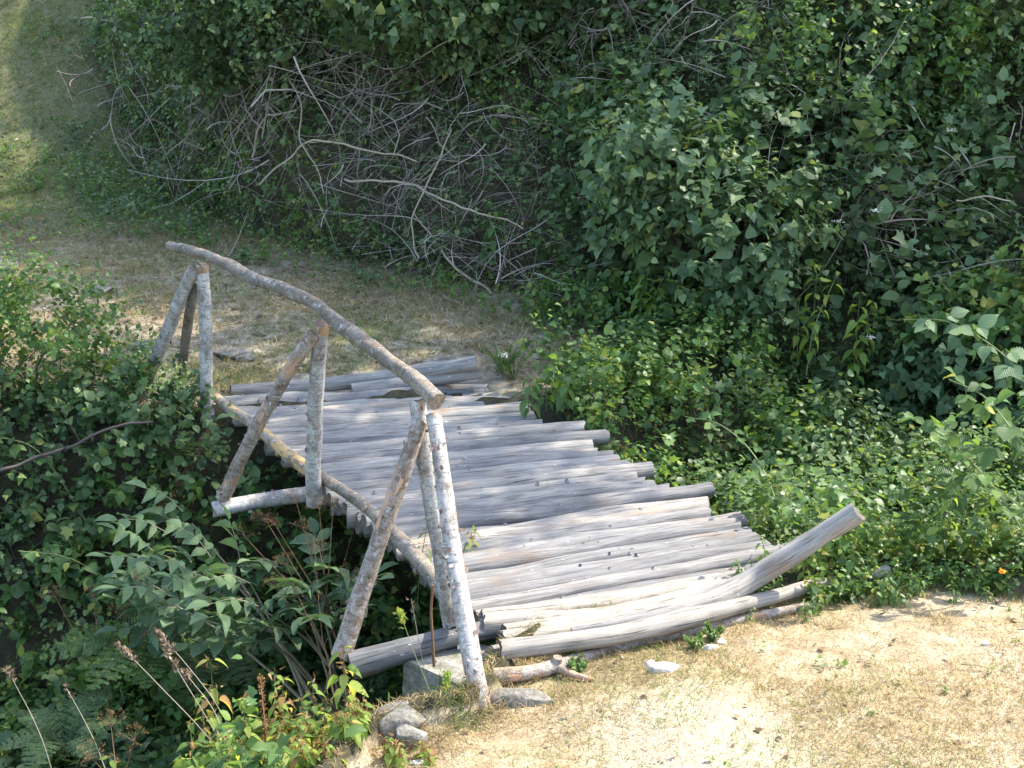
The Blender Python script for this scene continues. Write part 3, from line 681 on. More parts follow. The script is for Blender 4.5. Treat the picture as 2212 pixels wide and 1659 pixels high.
cover('slope_weeds', 2600, (-9, -3, 13.5, 19), lambda x, y, dn, df, dh: (dh < .1) & (n2(x, y, .9, 95) > .44), .12, .12, 6, .045, T_SMALL, [G2, G1], 'low green weeds on the slope at the upper left', 115, 1.4, .6, 1.5, 1.2)
cover('path_edge_weeds', 6500, (-6.5, 1.4, 9.8, 17), lambda x, y, dn, df, dh: (df < 0) & (dh > -.75) & (dh < .15), .14, .1, 5, .045, T_SMALL, [G2, G1], 'low leafy weeds along the edge of the dry path', 109, 1.4, .6, 1.5, 1.2)

cover('edge_weeds', 5200, (1.5, 6, 5.9, 7.6), lambda x, y, dn, df, dh: (dn > -.22) & (dn < .5), .12, .14, 6, .042, T_SMALL, [G2, G4, G1], 'small weeds fringing the dry grass at the right', 111, 1.4, .8, 1.5, 1.2)
cover('bank_sprouts', 900, (-1, 5, 3.4, 6.7), lambda x, y, dn, df, dh: (dn < -.1) & (n2(x, y, 1.6, 91) > .56), .02, .05, 5, .02, T_SMALL, [G2, GR], 'tiny green sprouts in the dry grass of the near bank', 113, 1.4, .5, 1.5, 1.2)
def grass(name, n, box, test, size, mats, label, lean=.8, tm=T_BLADE, wr=.07, dens=None, wmul=1.):
    x, y = scatter(n, *box); z = H(x, y); dn = interp(DN, x, y); df = interp(DF, x, y); dh = interp(DH, x, y)
    k = test(x, y, dn, df, dh) & onscreen(x, y, z, 1.3) & ~deckmask(x, y, .02)
    if dens is not None: k &= R.random(n) < dens(x, y)
    x, y, z = x[k], y[k], z[k]; K = len(x); P = np.stack([x, y, z - .004], -1)
    T = nrm(np.stack([R.normal(size=K) * lean, R.normal(size=K) * lean, .25 + R.random(K)], -1)); N = R.normal(size=(K, 3)); N[:, 2] = np.abs(N[:, 2]) + .5
    g = Geo(); sz = size * (.5 + R.random(K) * .9)
    rn = np.clip(R.random(K) * .7 + n2(x, y, 1.5, 77) * .6 - .15, 0, 1)
    leaves(g, P, T, N, sz, tm, wr / (sz / size), 0, rn)
    return tag(g.build(name, mats), label, None, None, 'stuff')
nearT = lambda x, y, dn, df, dh: (dn < .12)
grass('dry_grass', 170000, (-1.2, 4.6, 3.2, 7.1), nearT, .05, ST, 'short straw-coloured grass on the sunlit near bank', 1.3, T_STRAW, .055, lambda x, y: (.2 + 1.0 * sst(.36, .6, n2(x, y, 2.2, 81))) * (.22 + .78 * sst(.25, .75, np.hypot(x - .75, (y - 4.95) * 1.1) + .4 * (n2(x, y, 3, 19) - .5))))
grass('green_grass', 60000, (-1.2, 4.6, 3.2, 7.1), nearT, .05, GR, 'green blades growing through the dry grass of the near bank', .9, T_BLADE, .06, lambda x, y: .95 * sst(.47, .62, n2(x, y, 1.5, 85)) + .05)
grass('withered_grass', 190000, (-8, 1.6, 9.3, 20), lambda x, y, dn, df, dh: (df < .1) & (dh < .3), .085, STF, 'withered grass on the shaded path across the gully', 1.2, T_STRAW, .075, lambda x, y: (.3 + .7 * sst(.35, .6, n2(x, y, 1.1, 83))) * (1 - .75 * sst(13.2, 15, y)))
grass('bank_grass', 150000, (-9, 1.6, 9.3, 20), lambda x, y, dn, df, dh: (df < .1) & (dh < .3), .085, GR, 'green grass patches on the far bank and slope', .9, T_BLADE, .07, lambda x, y: .10 + .5 * sst(.5, .66, n2(x, y, .9, 87)) + .9 * sst(13.0, 15.2, y))
# dead leaves and chips
def litter(name, n, box, test, label, mats, size):
    x, y = scatter(n, *box); z = H(x, y); dn = interp(DN, x, y); df = interp(DF, x, y); dh = interp(DH, x, y)
    k = test(x, y, dn, df, dh) & onscreen(x, y, z, 1.3) & ~deckmask(x, y, .02); x, y, z = x[k], y[k], z[k]; K = len(x)
    T = nrm(np.stack([R.normal(size=K), R.normal(size=K), R.normal(size=K) * .2], -1)); N = np.stack([R.normal(size=K) * .3, R.normal(size=K) * .3, np.ones(K)], -1)
    g = Geo(); leaves(g, np.stack([x, y, z + .012], -1), T, N, size * (.5 + R.random(K)), T_OVAL, 1.0, 0); return tag(g.build(name, mats), label, None, None, 'stuff')
litter('leaf_litter', 2600, (-7, 1.5, 9.5, 18), lambda x, y, dn, df, dh: (df < 0) & (dh < .4), 'scattered dead leaves on the shaded path', LIT, .045)
litter('fallen_leaves', 420, (-1, 4.6, 3.2, 7), nearT, 'few dead leaves and chips on the sunlit dry grass', LIT, .03)

e_ = nrm((LF - LN)); v_ = nrm(np.cross(e_, [0, 0, 1.0])); K = 150; a_ = R.random(K) * 3.7; b_ = R.random(K) * 1.8 + .05
P_ = LN + e_ * a_[:, None] + v_ * b_[:, None]; P_[:, 2] = .006; g = Geo()
T_ = np.stack([R.normal(size=K), R.normal(size=K) * .4, R.normal(size=K) * .1], -1)
leaves(g, P_, T_, np.stack([R.normal(size=K) * .3, R.normal(size=K) * .3, np.ones(K)], -1), .008 + .022 * R.random(K) ** 2, T_OVAL, .8, 0, R.random(K) * .6)
tag(g.build('bark_debris', LIT), 'crumbs of bark and dead leaf lying on the bridge deck', None, None, 'stuff')
# ------------------------------------------------------------------ brushwood tangle and single branches
def brush(n, cx, cy, sx, sy, L, r, name, label, hmin=.2, hmax=.8, curve=.6):
    P = []
    for k in range(n):
        u, v = cx + R.normal() * sx, cy + R.normal() * sy; p = hit(u, v); P.append(p)
    P = np.array(P); N = normal(P[:, 0], P[:, 1]); P = P + N * R.uniform(hmin, hmax, (n, 1))
    side = nrm(np.cross(N, np.array([0, 0, 1.0]))); dwn = np.cross(side, N)
    a = R.random(n) * 6.28
    D = nrm(side * np.cos(a)[:, None] + dwn * np.sin(a)[:, None] * .8 + N * R.normal(size=(n, 1)) * .25)
    g = Geo(); Ls = L * (.3 + R.random(n) ** 1.5 * 1.4)
    Q = twigs(g, P - D * Ls[:, None] * .5, D, Ls, r * (.5 + R.random(n) ** 2 * 1.8), 0, curve, 9, .12)
    k = R.integers(0, n, n * 2); j = R.integers(2, 8, n * 2); B0 = Q[k, j]; BD = nrm(Q[k, np.minimum(j + 1, 8)] - Q[k, j] + R.normal(size=(n * 2, 3)) * .06)
    twigs(g, B0, BD, Ls[k] * .35, r * .45, 0, curve, 5, .1)
    return tag(g.build(name, TW_GREY), label, None, None, 'stuff')
brush(170, 690, 250, 130, 105, 1.0, .0052, 'brushwood', 'tangled dead vines and branches arching out of the hillside left of centre')
brush(260, 970, 370, 150, 105, .65, .0036, 'brushwood', 'matted dead stems hanging over the middle of the hillside', .15, .6, .5)
brush(70, 1080, 590, 130, 50, .6, .004, 'brushwood', 'dry stems leaning at the foot of the hillside behind the bridge', .1, .5, .25)
brush(120, 1900, 480, 170, 110, .7, .005, 'brushwood', 'dead stems inside the dark hollow on the right hillside', .3, .7)
brush(120, 1300, 130, 300, 90, .7, .005, 'brushwood', 'thin dead stems among leaves at the top of the hillside', .3, .7)
brush(60, 330, 260, 120, 120, .9, .006, 'brushwood', 'dark bare stems under the shrub above the path', .2, .6)
def branch(pts, rad, label, m=TW_TAN, h=.35, seed=1, cat='branch', subs=4):
    P = []
    for (u, v), hh in zip(pts, h if isinstance(h, (list, tuple)) else [h] * len(pts)):
        p = hit(u, v); nn = normal(np.array([p[0]]), np.array([p[1]]))[0]; P.append(p + (CAM - p) / np.linalg.norm(CAM - p) * hh * .8)
    g = Geo(); rad = [v * .52 for v in rad]; o = tube(g, P, rad, 8, 50, 0, .6, .2, .07, 5, 0, seed)
    k = R.integers(5, 36, subs); D = nrm(o[1][k] + R.normal(size=(subs, 3)) * .5)
    twigs(g, o[0][k], D, .15 + R.random(subs) * .3, float(np.min(rad)) * .8, 0, .3, 6)
    return tag(g.build('branch', m), label, cat, 'dead branches on the hillside')
branch([(895, 470), (935, 530), (985, 580), (1030, 612), (1062, 636)], [.012, .016, .02, .024], 'tan dead branch reaching down to the path behind the handrail', h=[.6, .5, .4, .25, .08], seed=2)
branch([(905, 590), (960, 640), (1010, 660), (1090, 680)], [.008, .01, .012, .01], 'thin dead twig lying on the path edge below the tan branch', h=[.06, .05, .05, .06], seed=3)
branch([(2065, 436), (2120, 440), (2182, 441)], [.014, .013, .012], 'straight pale stick poking out of the dark leaves on the right', h=.9, seed=4, subs=1)
branch([(560, 400), (640, 330), (720, 300), (840, 330), (900, 350)], [.018, .02, .018, .012], 'thick pale branch curving across the brushwood', h=.85, seed=5)
branch([(545, 345), (552, 290), (580, 255), (640, 240)], [.024, .022, .018, .014], 'short thick barkless branch hooked at its top', h=.75, seed=6)
branch([(600, 110), (640, 220), (650, 300), (700, 420)], [.014, .015, .013, .009], 'long dead vine hanging down through the brushwood', h=.95, seed=7)
branch([(745, 390), (860, 400), (1000, 440), (1130, 500)], [.02, .022, .02, .012], 'long fallen branch lying across the matted stems', h=.7, seed=8)
branch([(975, 280), (905, 430), (900, 500), (905, 560)], [.013, .014, .013, .01], 'forked grey branch standing in front of the matted stems', h=.8, seed=9)
branch([(650, 590), (560, 560), (500, 572)], [.008, .01, .007], 'short stick on the path just behind the handrail', h=.03, seed=10, subs=1)
branch([(420, 145), (490, 240), (505, 330), (520, 420)], [.010, .010, .009, .007], 'thin bare stem at the left end of the brushwood', h=.8, seed=11)
branch([(330, 350), (400, 300), (480, 210)], [.009, .010, .008], 'slanting bare stem at the foot of the dark shrub', h=.5, seed=12)
branch([(1550, 300), (1680, 260), (1730, 235)], [.010, .010, .007], 'curved bare twig in the leaves above the nettles', h=.7, seed=13)
branch([(0, 1030), (120, 985), (240, 940), (330, 912)], [.024, .022, .018, .014], 'dark dead branch slanting through the bush left of the outrigger', TW_DRK, h=.55, seed=14)
branch([(0, 900), (40, 830), (60, 770)], [.02, .018, .014], 'short dark stem at the left edge inside the bush', TW_DRK, h=.45, seed=15)

# ------------------------------------------------------------------ shrubs
def shrub(name, base, lumps, n, L, nl, size, tm, mats, label, cat='shrub', group=None, wr=1.2, stem=TW_DRK, up=.75, shell=.55, nst=12, droop=.25, r0=.012):
    """lumps: list of (centre xyz, radii xyz)"""
    base = np.array(base); root = empty(name, base, label, cat, group)
    w = np.array([l[1][0] * l[1][1] + l[1][1] * l[1][2] for l in lumps]); pick = R.choice(len(lumps), n, p=w / w.sum())
    C = np.array([l[0] for l in lumps])[pick]; Rd = np.array([l[1] for l in lumps])[pick]
    d = nrm(R.normal(size=(n, 3))); rad = (shell + (1 - shell) * R.random((n, 1))) * (1 + .35 * (fbm(d * 2.2 + pick[:, None] * 9, 7, 2) - .5))[:, None][:, 0] if False else (shell + (1 - shell) * R.random((n, 1)))
    rad = rad * (1 + .6 * (vn(d * 2.6 + pick[:, None] * 9.3, 7)[:, None] - .5))
    P = C + d * Rd * rad; z = H(P[:, 0], P[:, 1]); k = (P[:, 2] > z - .05) & (fbm(P * 3.2, 15, 2) > .36); P, d, pk = P[k], d[k], pick[k]
    kd = ~(deckmask(P[:, 0], P[:, 1], .1) & (P[:, 2] > -.4)) & keep(P + [0, 0, .08]); P, d = P[kd], d[kd]
    D = nrm(d * .6 + np.array([0, 0, .35]) + R.normal(size=P.shape) * .45)
    Ls = L * (.6 + R.random(len(P)) * .8)
    O, T, Nn, sz = sprig_leaves(P, D, Ls, nl, size * (.75 + .5 * R.random(len(P))), up, 1, droop)
    g = Geo(); ms = mats if isinstance(mats, list) else [mats]; pn_ = fbm(O * 1.7, 33, 2) + R.normal(size=len(O)) * .06
    ed = np.quantile(pn_, np.linspace(0, 1, len(ms) + 1)); ed[-1] += 1
    for i in range(len(ms)):
        s = (pn_ >= ed[i]) & (pn_ < ed[i + 1]); leaves(g, O[s], T[s], Nn[s], sz[s], tm, wr, i)
    g.build('foliage', ms, root)
    g = Geo(); kk = R.choice(len(P), min(nst * 8, len(P)), replace=False); tgt = P[kk]
    for i in range(min(nst, len(tgt))):
        t = tgt[i]; m_ = base * .5 + t * .5 + np.array([R.normal() * .06, R.normal() * .06, .1]); tube(g, [base + R.normal(size=3) * [.05, .05, 0], m_, t], [r0, r0 * .6, r0 * .25], 6, 10, 0, R.random(), .1, .02, 5, None, i)
    twigs(g, P[kk] - D[kk] * .25, D[kk], Ls[kk] + .25, .003, 0, .12, 4)
    g.build('branches', stem, root)
    return root
def up_at(px, py, dz, toward=.0):
    p = hit(px, py); q = p + np.array([0, 0, dz]); q = q + (CAM - p) / np.linalg.norm(CAM - p) * toward; return p, q
b0 = hit(620, 190); q = b0 + (CAM - b0) * .03 - [0, 0, .5]
shrub('shrub', b0, [(q + [0, 0, 1.2], (1.0, .8, .8)), (q + [.9, .2, 1.6], (1.1, .8, .8)), (q + [-.9, .1, 1.1], (.8, .7, .7))], 2600, .22, 6, .07, T_OVAL, [G5, G1], 'dark shaded shrub standing over the upper end of the path', nst=16)
b0 = hit(960, 200)
shrub('shrub', b0, [(b0 + [0.0, -.5, .9], (1.1, .6, .6)), (b0 + [1.2, -.3, 1.0], (.8, .6, .5))], 1500, .25, 6, .085, T_HEART, [G5, G1], 'dark broad-leaved shrub overhanging the top centre of the hillside')
b0 = hit(1560, 700)
shrub('shrub', b0, [(b0 + [0, -.2, .75], (.75, .5, .65)), (b0 + [-.5, .0, 1.25], (.55, .4, .5))], 650, .28, 7, .085, T_HEART, [G1, G3], 'bushy shrub with broad dull leaves behind the right edge of the deck')
b0 = hit(1420, 560)
shrub('shrub', b0, [(b0 + [0, -.25, .7], (.45, .35, .6))], 180, .3, 7, .085, T_HEART, [G2, G1], 'lighter green leafy shoot rising in the middle of the hillside')
b0 = hit(2090, 900)
shrub('shrub', b0, [(b0 + [.0, -.2, .55], (.7, .45, .55)), (b0 + [.5, -.3, .9], (.5, .4, .5))], 560, .28, 7, .085, T_HEART, [G6, G3], 'broad-leaved bush at the right edge beyond the bramble cane', nst=10)
b0 = hit(1900, 250)
shrub('shrub', b0, [(b0 + [0, -.3, .5], (1.2, .5, .6)), (b0 + [.9, -.2, .9], (.8, .5, .5))], 900, .22, 6, .07, T_OVAL, [G2, G1], 'pale green shrub at the top right of the hillside')
b0 = hit(1210, 690)
shrub('shrub', b0, [(b0 + [.15, -.1, .18], (.38, .3, .2)), (b0 + [.5, -.2, .18], (.3, .3, .2))], 260, .16, 6, .05, T_OVAL, [G2], 'low fresh green bush at the foot of the hillside behind the deck', nst=5)
# left bush on the far bank and the bushes beside the deck
b0 = hit(70, 900)
shrub('shrub', b0 , [(b0 + [0, .1, .55], (.62, .5, .55)), (b0 + [-.6, .2, .65], (.6, .5, .42)), (b0 + [.55, .15, .12], (.45, .4, .32))], 1250, .22, 7, .046, T_OVAL, [G2, G2, G1], 'bright green small-leaved bush left of the far frame')
b0 = atz(330, 1010, -.45); b0[2] = H(b0[0], b0[1])
shrub('shrub', b0, [([b0[0] + .05, b0[1], -.52], (.6, .42, .34)), ([b0[0] - .75, b0[1], -.42], (.6, .5, .36))], 620, .24, 6, .078, T_HEART, [G6, G1], 'broad-leaved bush in the gully beneath the far frame')
b0 = atz(60, 1290, -1.3)
shrub('shrub', b0, [(b0 + [0.0, .0, .6], (.5, .4, .5)), (b0 + [.35, -.1, .3], (.4, .4, .3))], 420, .2, 6, .065, T_HEART, [G1, G6], 'shaded leafy bush at the left edge of the gully')
b0 = atz(1240, 885, -.35)
shrub('shrub', b0, [(b0 + [.1, 0, .22], (.28, .28, .22)), (b0 + [.42, -.25, .18], (.3, .28, .2)), (b0 + [.7, -.5, .2], (.28, .28, .22))], 420, .17, 6, .055, T_SAW, [G2, G4, G6], 'sunlit small bush against the far right corner of the deck', nst=6)

# ------------------------------------------------------------------ single plants
def stemplant(name, base, h, lean, pairs, size, tm, m, label, cat='plant', group=None, stem=TW_GRN, r=.004, droop=.55, wr=1., tip=.35, flowers=0, nst=1, spread=.0, rb=None):
    base = np.array(base, float); root = empty(name, base, label, cat, group); g = Geo(); gl = Geo()
    for s_ in range(nst):
        hh = h * (1 if s_ == 0 else R.uniform(.55, .95)); b = base + (np.array([R.normal(), R.normal(), 0]) * spread if s_ else 0)
        ln = np.array(lean) + (np.array([R.normal(), R.normal(), 0]) * .18 if s_ else 0)
        P, T, N, B, rad = tube(g, [b - [0, 0, .03], b + (np.array([0, 0, 1]) + ln * .5) * hh * .5, b + (np.array([0, 0, 1]) + ln) * hh], [r, r * .8, r * .4], 6, 24, 0, R.random(), .05, .01, 5, None, s_ + 3)
        n = pairs; idx = np.linspace(5, 23, n).astype(int); a = np.arange(n) * PI / 2 + R.random() * 3
        for q_ in range(2):
            aa = a + PI * q_ + R.normal(size=n) * .25
            dr = np.stack([np.cos(aa), np.sin(aa), -droop * (1 - np.linspace(0, 1, n) * .9) + R.normal(size=n) * .15], -1)
            f = np.linspace(0, 1, n); sz = size * (.75 + .5 * np.sin(f * PI * .9)) * (1 - tip * f) * (1 + R.normal(size=n) * .12)
            Nn = nrm(np.array([0, 0, 1.0]) + dr * .4 + R.normal(size=(n, 3)) * .2)
            pet = P[idx] + nrm(dr) * (.25 * sz)[:, None]
            leaves(gl, pet, dr + np.array([0, 0, -.25]), Nn, sz, tm, wr * (.75 if tm is T_SAW else 1), 0, None if rb is None else np.clip(rb + R.normal(size=n) * .25, 0, 1))
            twigs(g, P[idx], nrm(dr), .25 * sz, .0014, 0, .05, 3)
        if flowers:
            kf = idx[n // 3:]; O = np.repeat(P[kf], flowers, 0); K = len(O)
            leaves(gl, O + R.normal(size=(K, 3)) * .012, nrm(R.normal(size=(K, 3)) + [0, 0, -.6]), R.normal(size=(K, 3)), .02 + R.random(K) * .02, T_PINNA, 1.2, 1)
    g.build('stem', stem, root); gl.build('leaves', [m, DRY], root); return root
NET = 'nettles at the near bank'
for (px, py, z0, sz_, lab, rb, nst) in [
    (455, 1425, .05, .12, 'tall nettle with yellowed drooping leaves rising before the dark gully', .78, 1),
    (742, 1405, .05, .12, 'nettle whose big sunlit leaves hang next to the foot of the outer brace', .72, 1),
    (610, 1470, .02, .075, 'leafy nettle with brownish tassels in the middle of the sunlit clump', .6, 4),
    (675, 1475, .02, .07, 'nettle stems crowded between the brown dock and the big drooping leaves', .4, 4),
    (525, 1510, .0, .08, 'pale green nettle stems just right of the yellowed nettle', .5, 3),
    (700, 1540, .0, .07, 'bright nettle clump with brown seed tassels near the bottom of the picture', .45, 4),
    (600, 1570, .02, .07, 'leafy nettle clump at the foot of the dock spike', .4, 4),
    (495, 1590, .05, .08, 'nettle clump at the very bottom under the yellowed nettle', .5, 3),
    (410, 1560, .0, .08, 'dull green nettle clump half in the shade of the gully', .3, 3),
    (765, 1585, -.02, .06, 'low nettle clump between the seed tassels and the squared block', .3, 4),
    (840, 1620, -.04, .045, 'small nettle below the squared block of stone', .3, 3),
    (650, 1625, .03, .07, 'nettle tops cut by the bottom edge of the picture', .45, 4)]:
    tp = atz(px, py, z0); p = tp.copy(); p[2] = H(p[0], p[1]); h = max(tp[2] - p[2], .12)
    stemplant('nettle', p, h, (0, 0, 0), int(np.clip(h * 20, 7, 16)), sz_ * .95, T_SAW, G4, lab, 'nettle', NET, TW_GRN, .004, .7, .95, .3, 5, nst if nst == 1 else nst + 4, .075, rb)
for (px, py, h, n, lab, sz) in [
    (1835, 1290, .30, 5, 'bright nettle clump growing over the right end of the long log', .075),
    (1590, 1335, .14, 6, 'small leafy weed between the long log and the thin pole', .035),
    (1620, 1262, .13, 4, 'weed sprouting in the gap beside the upturned log', .05),
    (1690, 1240, .22, 3, 'weed standing before the base of the upturned log', .06),
    (1905, 1300, .16, 5, 'low nettles on the grass right of the bright clump', .055),
    (1655, 1290, .16, 5, 'leafy weed growing over the long log below the bend of the upturned log', .05),
    (1480, 1350, .09, 5, 'tiny weed at the front of the long log left of the small leafy weed', .03),
    (1760, 1330, .12, 6, 'low weed at the right tip of the thin pole', .045),
    (1985, 1290, .14, 6, 'weed cluster at the grass edge below the tall nettle', .05),
    (2110, 1285, .12, 6, 'weed cluster at the grass edge near the orange flower', .045),
    (2040, 1215, .40, 2, 'tall nettle with pale top leaves at the edge of the right thicket', .085),
    (2150, 1190, .42, 3, 'nettles in the right thicket close to the picture edge', .08),
    (1960, 1200, .32, 3, 'short nettles between the upturned log and the tall nettle', .07),
    (1870, 1205, .25, 3, 'nettles right behind the raised end of the log', .07)]:
    stemplant('nettle', hit(px, py), h, (0, 0, 0), 7, sz, T_SAW, G2 if n > 3 else G4, lab, 'nettle', 'nettles along the right side', TW_GRN, .003, .45, .85, .4, 0, n, .07, .25 if n <= 3 else None)
for (px, py, h, lab) in [(1395, 700, .55, 'large-leaved nettle hanging over the weeds behind the deck'), (1180, 880, .3, 'nettle beside the far right corner of the deck'),
                         (1750, 800, .8, 'tall nettle with yellowing leaves in the right thicket'), (1840, 860, .8, 'lanky nettle with pale top in front of the dark hollow'),
                         (1600, 960, .35, 'nettle in the sunny weeds beside the middle of the deck'), (1530, 1010, .3, 'nettle touching the log ends on the right of the deck'),
                         (1070, 560, .45, 'broad-leaved weed hanging in front of the matted stems'), (1350, 450, .6, 'pale leafed shoot catching the light on the hillside')]:
    p = hit(px, py); stemplant('nettle', p + (CAM - p) * .03, h, (0, 0, 0), 7, .10, T_SAW, G6 if h < .5 else G4, lab, 'nettle', 'nettles across the gully', TW_GRN, .004, .6, 1., .3, 0, 3, .1, .25)
root = empty('dock', (lambda p: [p[0], p[1], float(H(p[0], p[1]))])(atz(580, 1700, -.4)), 'reddish dry dock spike standing in the sunlit nettles', 'plant'); g = Geo(); gs = Geo()
pb = np.array(root.location); P, T, N, B, rad = tube(g, [pb, atz(575, 1600, -.1), atz(562, 1462, .1)], [.004, .002], 6, 60, 0, .7, .05, .004, 5, None, 3)
k = R.integers(18, 60, 420); d = nrm(R.normal(size=(420, 3))); leaves(gs, P[k] + d * (.004 + .012 * R.random((420, 1))), d, R.normal(size=(420, 3)), .009, T_OVAL, 1.3, 0, R.random(420) * .6)
g.build('stem', TW_BRN, root); gs.build('seeds', DRY, root)
# slender weed in front of the deck edge
p = atz(935, 1330, -.05)
stemplant('weed', atz(900, 1400, -.5), .92, (.12, 0, 0), 11, .06, T_LANCE, G2, 'slender weed with narrow leaves rising beside the near upright', 'plant', None, TW_GRN, .003, .6, .9, .3, 3, 1)
stemplant('weed', atz(1018, 1190, -.02), .14, (.05, 0, 0), 6, .06, T_LANCE, G4, 'small drooping weed growing through the deck behind the near upright', 'plant', None, TW_GRN, .002, .9, .7, .3, 5, 1)
# feathery weeds
def feathery(px, py, h, n, label):
    base = hit(px, py); root = empty('feathery_weed', base, label, 'plant', 'feathery weeds'); g = Geo(); gl = Geo()
    for i in range(n):
        a = R.random() * 6.28; d = np.array([math.cos(a) * .6, math.sin(a) * .6, 1.0]); L = h * R.uniform(.6, 1)
        P, T, N, B, rad = tube(g, [base, base + d * L * .5, base + d * L + [0, 0, -.2 * L]], [.0018, .0008], 4, 14, 0, .5, 0, 0, 1, None, i)
        k = np.repeat(np.arange(3, 14), 2); sg = np.tile([-1, 1], 11); dr = B[k] * sg[:, None] + T[k] * .6
        m = 4; t = np.linspace(.2, 1, m); ll = .35 * L * (1 - (k - 3) / 12)
        O = (P[k][:, None] + nrm(dr)[:, None] * (ll[:, None] * t[None])[..., None]).reshape(-1, 3); K = len(O)
        leaves(gl, O, nrm(np.repeat(dr, m, 0) + R.normal(size=(K, 3)) * .6), np.tile([0, 0, 1.0], (K, 1)) + R.normal(size=(K, 3)) * .3, .02, T_PINNA, 1.3, 0)
        twigs(g, P[k], nrm(dr), ll, .0008, 0, .05, 3)
    g.build('stem', TW_GRN, root); gl.build('leaves', G2, root)
feathery(1228, 1420, .13, 9, 'feathery green weed at the front of the thin pole')
feathery(1248, 1455, .08, 7, 'tiny feathery weed just below the thin pole')
feathery(1085, 810, .3, 14, 'large feathery weed beside the raised far logs')
feathery(1110, 822, .25, 10, 'second feathery weed at the far right corner of the deck')
feathery(1500, 1405, .1, 8, 'feathery tuft on the grass left of the pale stone chips')
feathery(1540, 1385, .09, 8, 'low feathery tuft directly under the thin pole')

# elder with big compound leaves
def compound(g, gl, base, d, L, leaf, pairs, m=0, tm=T_OVAL, wr=1.05, rnd=None):
    d = nrm(np.array(d, float)); side = nrm(np.cross(d, [0, 0, 1.0])); upn = np.cross(side, d)
    end = base + d * L + [0, 0, -.12 * L]
    P, T, N, B, rad = tube(g, [base, base + d * L * .5 + [0, 0, .02], end], [.003, .0015], 5, 12, 0, .6, 0, 0, 1, None, 1)
    O = []; Tt = []; f = np.linspace(.35, .85, pairs)
    for u in f:
        p = P[int(u * 11)]
        for sg in (-1, 1): O.append(p); Tt.append(side * sg * 1.0 + d * .45 + np.array([0, 0, -.15]) + R.normal(size=3) * .12)
    O.append(P[-1]); Tt.append(d + np.array([0, 0, -.2])); K = len(O)
    leaves(gl, np.array(O), np.array(Tt), np.tile(upn + [0, 0, .3], (K, 1)) + R.normal(size=(K, 3)) * .15, leaf * (1 + R.normal(size=K) * .14), tm, wr, m, rnd)
eb = atz(720, 1560, -1.3)
root = empty('elder', eb, 'elder bush with large blue-green compound leaves before the outrigger log', 'shrub'); g = Geo(); gl = Geo()
tips = [(395, 1105, -.3), (360, 1150, -.3), (520, 1215, -.3), (330, 1190, -.3), (420, 1240, -.25), (540, 1260, -.3), (350, 1290, -.3), (450, 1300, -.3), (560, 1310, -.3), (330, 1230, -.3), (460, 1210, -.35), (600, 1240, -.35), (640, 1280, -.3),
        (420, 1330, -.45), (520, 1350, -.4), (640, 1350, -.4), (610, 1230, -.35), (700, 1240, -.35), (690, 1270, -.35), (740, 1260, -.3), (760, 1280, -.3), (300, 1320, -.4)]
for i, (px, py, z) in enumerate(tips):
    t = atz(px, py, z); j = eb + np.array([R.normal() * .12, R.normal() * .1, 0]); md = j * .45 + t * .55 + [0, 0, .08]
    if i % 2 == 0: tube(g, [j, md, t * .85 + md * .15], [.011, .008, .004], 7, 16, 0, R.random(), .08, .02, 5, None, i)
    dv = t - md; 
    for k in range(3):
        dd = nrm(nrm(dv) * .5 + np.array([R.normal() * .7 - .25, R.normal() * .3 - .35, .1 + R.random() * .25])); compound(g, gl, t - dv * .12 * k - [0, 0, .1 * (k > 0)], dd, .24 + R.random() * .09, .125, 3, 0, T_OVAL, .85)
g.build('branches', TW_TAN, root); gl.build('leaves', [G3], root)

# ferns
def fern(base, n, L, label, az0=0., m=G1, spread=6.28):
    base = np.array(base); root = empty('fern', base, label, 'fern', 'ferns in the gully'); g = Geo(); gl = Geo()
    for i in range(n):
        a = az0 + spread * (i / n) + R.normal() * .2; d = np.array([math.cos(a), math.sin(a), 0]); l = L * R.uniform(.75, 1.1)
        P, T, N, B, rad = tube(g, [base, base + d * l * .35 + [0, 0, l * .5], base + d * l * .95 + [0, 0, l * .45]], [.003, .001], 5, 34, 0, .3, 0, 0, 1, None, i)
        k = np.repeat(np.arange(5, 34, 1.6).astype(int), 2); sg = np.tile([-1, 1], len(k) // 2); f = (k - 6) / 28; f = f.clip(0, 1); pl = .30 * l * np.sin((1 - f) ** .8 * PI * .62) 
        sd = nrm(np.cross(T[k], [0, 0, 1.0])); dr = nrm(sd * sg[:, None] + T[k] * .25)
        q_ = 9; t = np.linspace(.08, .95, q_); O = (P[k][:, None] + dr[:, None] * (pl[:, None] * t[None])[..., None])
        for s2 in (-1, 1):
            dd = np.repeat(T[k] * s2 + dr * .35, q_, 0); K = len(dd)
            leaves(gl, O.reshape(-1, 3), dd, np.tile([0, 0, 1.0], (K, 1)), (pl[:, None] * .10 * (1.2 - t[None])).ravel() + .008, T_PINNA, 2.6, 0)
        twigs(g, P[k], dr, pl, .0012, 0, .05, 3)
    g.build('stem', TW_GRN, root); gl.build('fronds', m, root)
fern(atz(330, 1470, -.85), 8, .55, 'fern with yellowing fronds in the shade beside the elder', .5, G6)
fern(atz(470, 1480, -1.2), 7, .5, 'dark fern low in the gully under the elder', .9, G5)
fern(atz(140, 1640, -.95), 6, .4, 'small fern near the bottom left corner', .3, G5)

